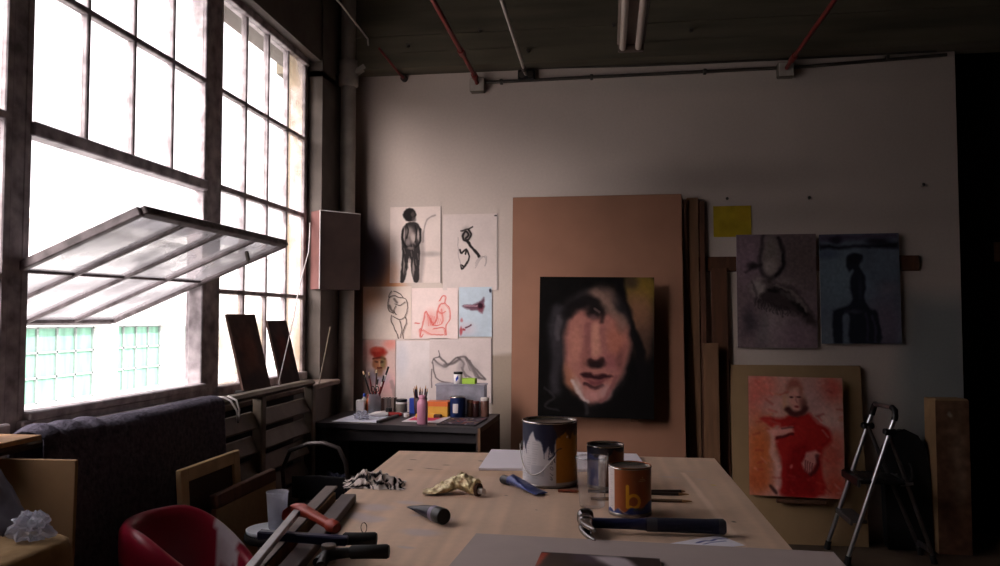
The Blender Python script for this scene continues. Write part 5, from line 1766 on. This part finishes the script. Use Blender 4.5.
for s_ in (-1, 1):
    c = MB()
    secs = []
    for k in range(8):
        q = k / 7
        secs.append(((hx + .003 + .022 * q * q, 1.922 - .088 * q, hz + s_ * (.0078 + .004 * q)), (.017 * (1 - q * .82), 0, 0), (0, 0, .0074 * (1 - q * .35))))
    c.loft(secs, 12, p=3)
    c.build('claw', hdm, t)

# ---- paint tubes and rag
def up_sections(pts, wide, high, k=6):
    n = len(pts)
    fine, w2, h2 = [], [], []
    sm = lambda a, i, t: (lambda p: .5 * (2 * p[1] + (p[2] - p[0]) * t + (2 * p[0] - 5 * p[1] + 4 * p[2] - p[3]) * t * t + (3 * p[1] - p[0] - 3 * p[2] + p[3]) * t ** 3))([a[max(0, min(n - 1, i + q))] for q in (-1, 0, 1, 2)])
    V = [Vector(p) for p in pts]
    for i in range(n - 1):
        for j in range(k):
            fine.append(sm(V, i, j / k)); w2.append(sm(wide, i, j / k)); h2.append(sm(high, i, j / k))
    pts, wide, high = fine + [V[-1]], w2 + [wide[-1]], h2 + [high[-1]]
    out = []
    for i, p in enumerate(pts):
        a = Vector(pts[min(i + 1, len(pts) - 1)]) - Vector(pts[max(i - 1, 0)])
        a.z = 0
        a.normalize()
        out.append((p, Vector((-a.y, a.x, 0)) * wide[i], Vector((0, 0, high[i]))))
    return out


t = thing('gold_tube', 'crumpled gold paint tube on the worktable', 'paint tube', (0, 0, 0))
M_gold = mat('crumpled_gold_foil', (240, 214, 168), .35, .25, .35, 45, 1.0, dark=(150, 108, 62))
pts = [(-.525, 2.185, TZ + .006), (-.495, 2.192, TZ + .007), (-.468, 2.205, TZ + .013), (-.448, 2.215, TZ + .020), (-.43, 2.218, TZ + .028), (-.405, 2.205, TZ + .027), (-.38, 2.19, TZ + .023), (-.366, 2.181, TZ + .021)]
wid = [.030, .034, .034, .032, .030, .026, .022, .020]
hig = [.0016, .004, .011, .016, .019, .020, .020, .019]
mb = MB().loft(up_sections(pts, wid, hig), 44)
mb.v = [tuple(Vector((v[0], v[1], max(TZ + .001, v[2]))) + Vector((0, mnoise.noise(Vector(v) * 70) * .006, (abs(mnoise.noise(Vector(v) * 60 + Vector((3, 0, 0)))) + .6 * abs(mnoise.noise(Vector(v) * 150))) * .011 * min(1, max(0, (v[2] - TZ) * 60)))) ) for v in mb.v]
mb.build('tube_body', M_gold, t)
MB().tube([(-.367, 2.181, TZ + .018), (-.361, 2.178, TZ + .018)], [.0185, .0185], 22).build('shoulder', M_wood_dark, t)
MB().tube([(-.361, 2.178, TZ + .016), (-.347, 2.170, TZ + .016)], [.0095, .0085], 16).build('cap', M_paper, t)

t = thing('violet_tube', 'dark violet paint tube with a black cap on the worktable', 'paint tube', (0, 0, 0))
pts = [(-.508, 1.985, TZ + .0135), (-.49, 1.966, TZ + .0145), (-.465, 1.940, TZ + .0165), (-.437, 1.910, TZ + .0185), (-.424, 1.896, TZ + .0195)]
mb = MB().loft(up_sections(pts, [.0135, .014, .0155, .0178, .019], [.0015, .006, .0125, .0172, .0188]), 26)
mb.build('tube_body', mat('violet_foil', (18, 14, 32), .38, 0, .25, 30, .05, spec=.2), t)
p0, p1 = Vector((-.428, 1.900, TZ + .0195)), Vector((-.418, 1.889, TZ + .0200))
MB().tube([p0, p1], .0196, 24).build('band', mat('violet_band', (112, 100, 124), .4), t)
p2 = p1.lerp(p0, -2.3)
MB().tube([p1, p1.lerp(p2, .12), p2.lerp(p1, .08), p2], [.0188, .0198, .0198, .0185], 24).build('cap', M_black, t)

t = thing('blue_tube', 'flattened blue paint tube in front of the large tin', 'paint tube', (.004, -.036, 0))
pts = [(-.298, 2.362, TZ + .017), (-.285, 2.352, TZ + .018), (-.262, 2.322, TZ + .016), (-.235, 2.290, TZ + .012), (-.205, 2.258, TZ + .007), (-.192, 2.244, TZ + .006)]
mb = MB().loft(up_sections(pts, [.015, .017, .019, .021, .022, .022], [.014, .0155, .012, .008, .0035, .0025]), 26)
mb.v = [tuple(Vector(v) + Vector((0, 0, abs(mnoise.noise(Vector(v) * 60)))) * .004) for v in mb.v]
mb.build('tube_body', mat('blue_foil', (38, 50, 104), .3, .35, .3, 25, .3), t)
MB().tube([(-.322, 2.388, TZ + .0145), (-.318, 2.383, TZ + .0145), (-.297, 2.361, TZ + .015)], [.0115, .0135, .0135], 18).build('cap', M_black, t)

mb = MB()
nx_, ny_ = 90, 60
vs, cols = [], []
for j in range(ny_):
    for i in range(nx_):
        u, v = i / (nx_ - 1) * 2 - 1, j / (ny_ - 1) * 2 - 1
        n1 = mnoise.noise(Vector((u * 3.1, v * 2.3, 1.7)))
        n2 = mnoise.noise(Vector((u * 7, v * 5, 4.1)))
        n3 = mnoise.noise(Vector((u * 2.2, v * 2.2, 9.4)))
        rad = math.sqrt(u * u + v * v)
        env = max(0, 1 - rad ** 2.4)
        ridge = .5 + .5 * math.sin(u * 9 + n1 * 5 + v * 2.5)
        z = env * (.018 + .024 * ridge + .012 * n2) + .0015
        x = -.695 + u * .094 * (1 + .15 * n3) - .03 * v * .5
        y = 2.28 + v * .06 * (1 + .25 * n1) + .014 * n2
        vs.append((x, y, TZ + z))
        st_ = math.sin((u * .8 + n1 * .4 + v * .7) * 22 + n3 * 3)
        cols.append(L(214, 200, 192) if st_ > -.05 else L(24, 18, 20))
mb.add(vs, [(j * nx_ + i, j * nx_ + i + 1, (j + 1) * nx_ + i + 1, (j + 1) * nx_ + i) for j in range(ny_ - 1) for i in range(nx_ - 1)], 0, True)
mb.col = np.array(cols)
o = mb.build('striped_rag', paint_mat('striped_cotton', .9, .1))
tag(o, 'crumpled black and white striped rag at the far left of the worktable', 'rag')

# ---- bars, clamp and grips at the left edge
M_bar = mat('grey_brown_bar', (104, 90, 84), .6, .1, .15, 12, stretch=(20, 1, 20))
o = MB().bar((-.755, 2.075, TZ + .037), (-.640, 1.30, TZ + .037), .032, .006, bev=.001).build('flat_bar', M_bar)
tag(o, 'long grey metal bar along the left edge of the worktable', 'bar', 'bars on the left of the worktable')
o = MB().bar((-.700, 2.06, TZ + .012), (-.592, 1.30, TZ + .012), .040, .022, bev=.002).build('flat_bar', mat('dark_grey_bar', (88, 76, 74), .6, .1, .15, 12))
tag(o, 'thicker grey bar lying right of the long metal bar', 'bar', 'bars on the left of the worktable')
o = MB().bar((-.742, 2.03, TZ + .017), (-.645, 1.30, TZ + .017), .03, .033, bev=.002).build('wood_batten', M_wood)
tag(o, 'pale wooden batten under the orange clamp', 'batten', 'bars on the left of the worktable')
t = thing('bar_clamp', 'bar clamp with an orange jaw lying over the bars', 'clamp', (0, 0, TZ + .014))
MB().bar((-.690, 1.690, .056), (-.595, 1.20, .056), .018, .012, bev=.002).build('bar', mat('clamp_steel', (120, 116, 118), .4, .6, .15, 30), t)
jw = MB()
jw.loft([((-.712, 1.668, .050), (.004, .012, 0), (0, 0, .012)), ((-.702, 1.690, .056), (.006, .016, 0), (0, 0, .013)), ((-.68, 1.680, .058), (.004, .017, 0), (0, 0, .013)), ((-.65, 1.658, .056), (.006, .011, 0), (0, 0, .010)), ((-.615, 1.632, .050), (.006, .009, 0), (0, 0, .009)), ((-.592, 1.615, .046), (.006, .009, 0), (0, 0, .009))], 18, p=3)
jw.build('jaw', M_orange, t)
MB().tube([(-.594, 1.616, .046), (-.588, 1.611, .046), (-.574, 1.600, .045), (-.567, 1.594, .044)], [.010, .014, .014, .010], 18).build('screw_knob', M_orange, t)
o = MB().bar((-.722, 1.553, TZ + .051), (-.535, 1.570, TZ + .040), .022, .018, bev=.003).build('blue_bar', M_navy)
tag(o, 'dark blue bar lying across the grey bars', 'bar')

t = thing('spring_clamp', 'black spring clamp with two thick handles on the worktable', 'clamp', (0, 0, 0))
pv = Vector((-.563, 1.535, TZ + .022))
a1 = Vector((-.497, 1.648, TZ + .024)); a0 = Vector((-.570, 1.640, TZ + .024))
b1 = Vector((-.440, 1.545, TZ + .030)); b0 = Vector((-.520, 1.536, TZ + .028))
for p, q in ((a0, a1), (b0, b1)):
    m_ = MB().tube([p, p.lerp(q, .06), p.lerp(q, .5), p.lerp(q, .94), q], [.010, .0135, .0135, .0145, .012], 18)
    m_.build('handle', M_rubber, t)
ar = MB()
ar.tube([a0 + Vector((.008, 0, 0)), a0 + Vector((-.012, -.035, 0)), pv + Vector((-.014, .035, 0)), pv, pv + Vector((-.005, -.05, -.002))], [.010, .010, .013, .014, .010], 14)
ar.tube([b0 + Vector((.006, 0, 0)), pv + Vector((.02, -.004, .004)), pv + Vector((.0, -.02, .002)), pv + Vector((.01, -.07, -.002))], [.010, .011, .012, .010], 14)
ar.build('jaw_arm', M_black, t)
MB().cyl(pv + Vector((0, 0, -.016)), pv + Vector((0, 0, .020)), .015, n=18).build('pivot', M_tin, t)
mb = MB().tube([Vector((-.528, 1.655, TZ + .0365)) + Vector((math.cos(2 * PI * q / 16) * .0065, 0, .0085 + math.sin(2 * PI * q / 16) * .011)) for q in range(16)], .001, 6, closed=True)
mb.build('wire_ring', M_chrome, t)

# ---- grey board in the foreground, with a print on it, and a torn page
o = MB().prism([(-.300, 1.772), (.465, 1.735), (.452, 1.03), (-.345, 1.05)], TZ + .0045, TZ + .010).build('grey_board', mat('grey_card', (178, 162, 156), .8, 0, .05, 8))
tag(o, 'large grey card lying across the near end of the worktable', 'card')
cv = Canvas((0, 0, 60, 60), 60, 60, (46, 36, 36), 71)
cv.warp(3, 5)
cv.poly([(-2, 0), (2.5, 0), (2.5, 60), (-2, 60)], (180, 66, 40), .9, 1)
cv.poly([(16, 0), (26, 0), (30, 12), (18, 10)], (70, 56, 72), .9, 2)
cv.poly([(26, 2), (44, 2), (52, 22), (34, 14)], (196, 184, 190), .95, 2)
cv.blob(12, 20, 8, 14, (80, 66, 50), .7, .8)
cv.blob(45, 40, 14, 14, (90, 60, 50), .7, .8)
o = flat(cv, .24, .30, .006, 'dark_print', 'dark print with an orange edge on the grey card at the bottom edge', 'print', -.035, 1.325, TZ + .0105, -3, pm=PL, side=M_black)
cv = Canvas((0, 0, 60, 40), 60, 40, (236, 230, 238), 72)
cv.warp(2, 6)
cv.stroke([(34, 14), (40, 11), (46, 13), (52, 10), (58, 14)], 1.6, (66, 70, 130), .8, .5)
cv.stroke([(36, 20), (44, 18), (54, 20)], 1.2, (90, 94, 150), .7, .5)
ws = MB()
painted(cv, lambda u, v: (Vector((.09, 1.752, TZ + .0012)).lerp(Vector((.25, 1.868, TZ + .0012)), u)).lerp(Vector((.12, 1.70, TZ + .0012)).lerp(Vector((.295, 1.79, TZ + .0012)), u), v)[:], 'torn_page', PM)
tag(bpy.data.objects['torn_page'], 'white page with blue marks half under the grey card', 'paper')

# ================================================================= LIGHT
SKY_LOW, SKY_HIGH = .27, 1.6
w = bpy.data.worlds.new('overcast')
SC.world = w
w.use_nodes = True
bg = w.node_tree.nodes['Background']
bg.inputs['Color'].default_value = (1.0, .92, .96, 1)
# overcast sky: brighter overhead than at the horizon
wn = w.node_tree.nodes
wtc = wn.new('ShaderNodeTexCoord')
wsx = wn.new('ShaderNodeSeparateXYZ')
wmr = wn.new('ShaderNodeMapRange')
wmr.inputs['From Min'].default_value = 0
wmr.inputs['From Max'].default_value = 1
wmr.inputs['To Min'].default_value = SKY_LOW
wmr.inputs['To Max'].default_value = SKY_HIGH
w.node_tree.links.new(wtc.outputs['Generated'], wsx.inputs[0])
w.node_tree.links.new(wsx.outputs['Z'], wmr.inputs['Value'])
w.node_tree.links.new(wmr.outputs['Result'], bg.inputs['Strength'])
facade_fill = bpy.data.lights.new('facade_fill', 'SUN')  # added lamp from behind the room, only to brighten the building opposite
facade_fill.energy = 1.1
facade_fill.angle = R(2)
facade_fill.color = (1, .97, .92)
so = bpy.data.objects.new('facade_fill', facade_fill)
COL.objects.link(so)
so.location = (8, 0, 12)
so.rotation_euler = Vector((-.75, .25, -.62)).to_track_quat('-Z', 'Y').to_euler()

# the sun behind thin cloud: a broad soft source beyond the street, off to the near left
glow = bpy.data.lights.new('veiled_sun', 'SUN')
glow.energy = 2.6
glow.angle = R(38)
glow.color = (1, .88, .86)
go = bpy.data.objects.new('veiled_sun', glow)
COL.objects.link(go)
go.location = (-10, -12, 9)
go.rotation_euler = Vector((.34, .86, -.38)).to_track_quat('-Z', 'Y').to_euler()

# ================================================================ CAMERA
F = 778.0
TH = math.atan(35 / F)
PS = math.atan(108 / F * math.cos(TH))
cam = bpy.data.cameras.new('camera')
cam.sensor_width = 36
cam.lens = F * 36 / 1000
cam.clip_start = .05
co = bpy.data.objects.new('camera', cam)
COL.objects.link(co)
co.location = (0, 0, 1.42)
co.rotation_euler = (PI / 2 + TH, 0, PS)
SC.camera = co

SC.view_settings.view_transform = 'Standard'
SC.view_settings.look = 'None'
SC.view_settings.exposure = 2.35
SC.view_settings.gamma = 1
SC.view_settings.use_curve_mapping = False
SC.cycles.use_denoising = True
SC.cycles.max_bounces = 10
SC.cycles.diffuse_bounces = 6
SC.cycles.transparent_max_bounces = 16
SC.cycles.sample_clamp_indirect = 6
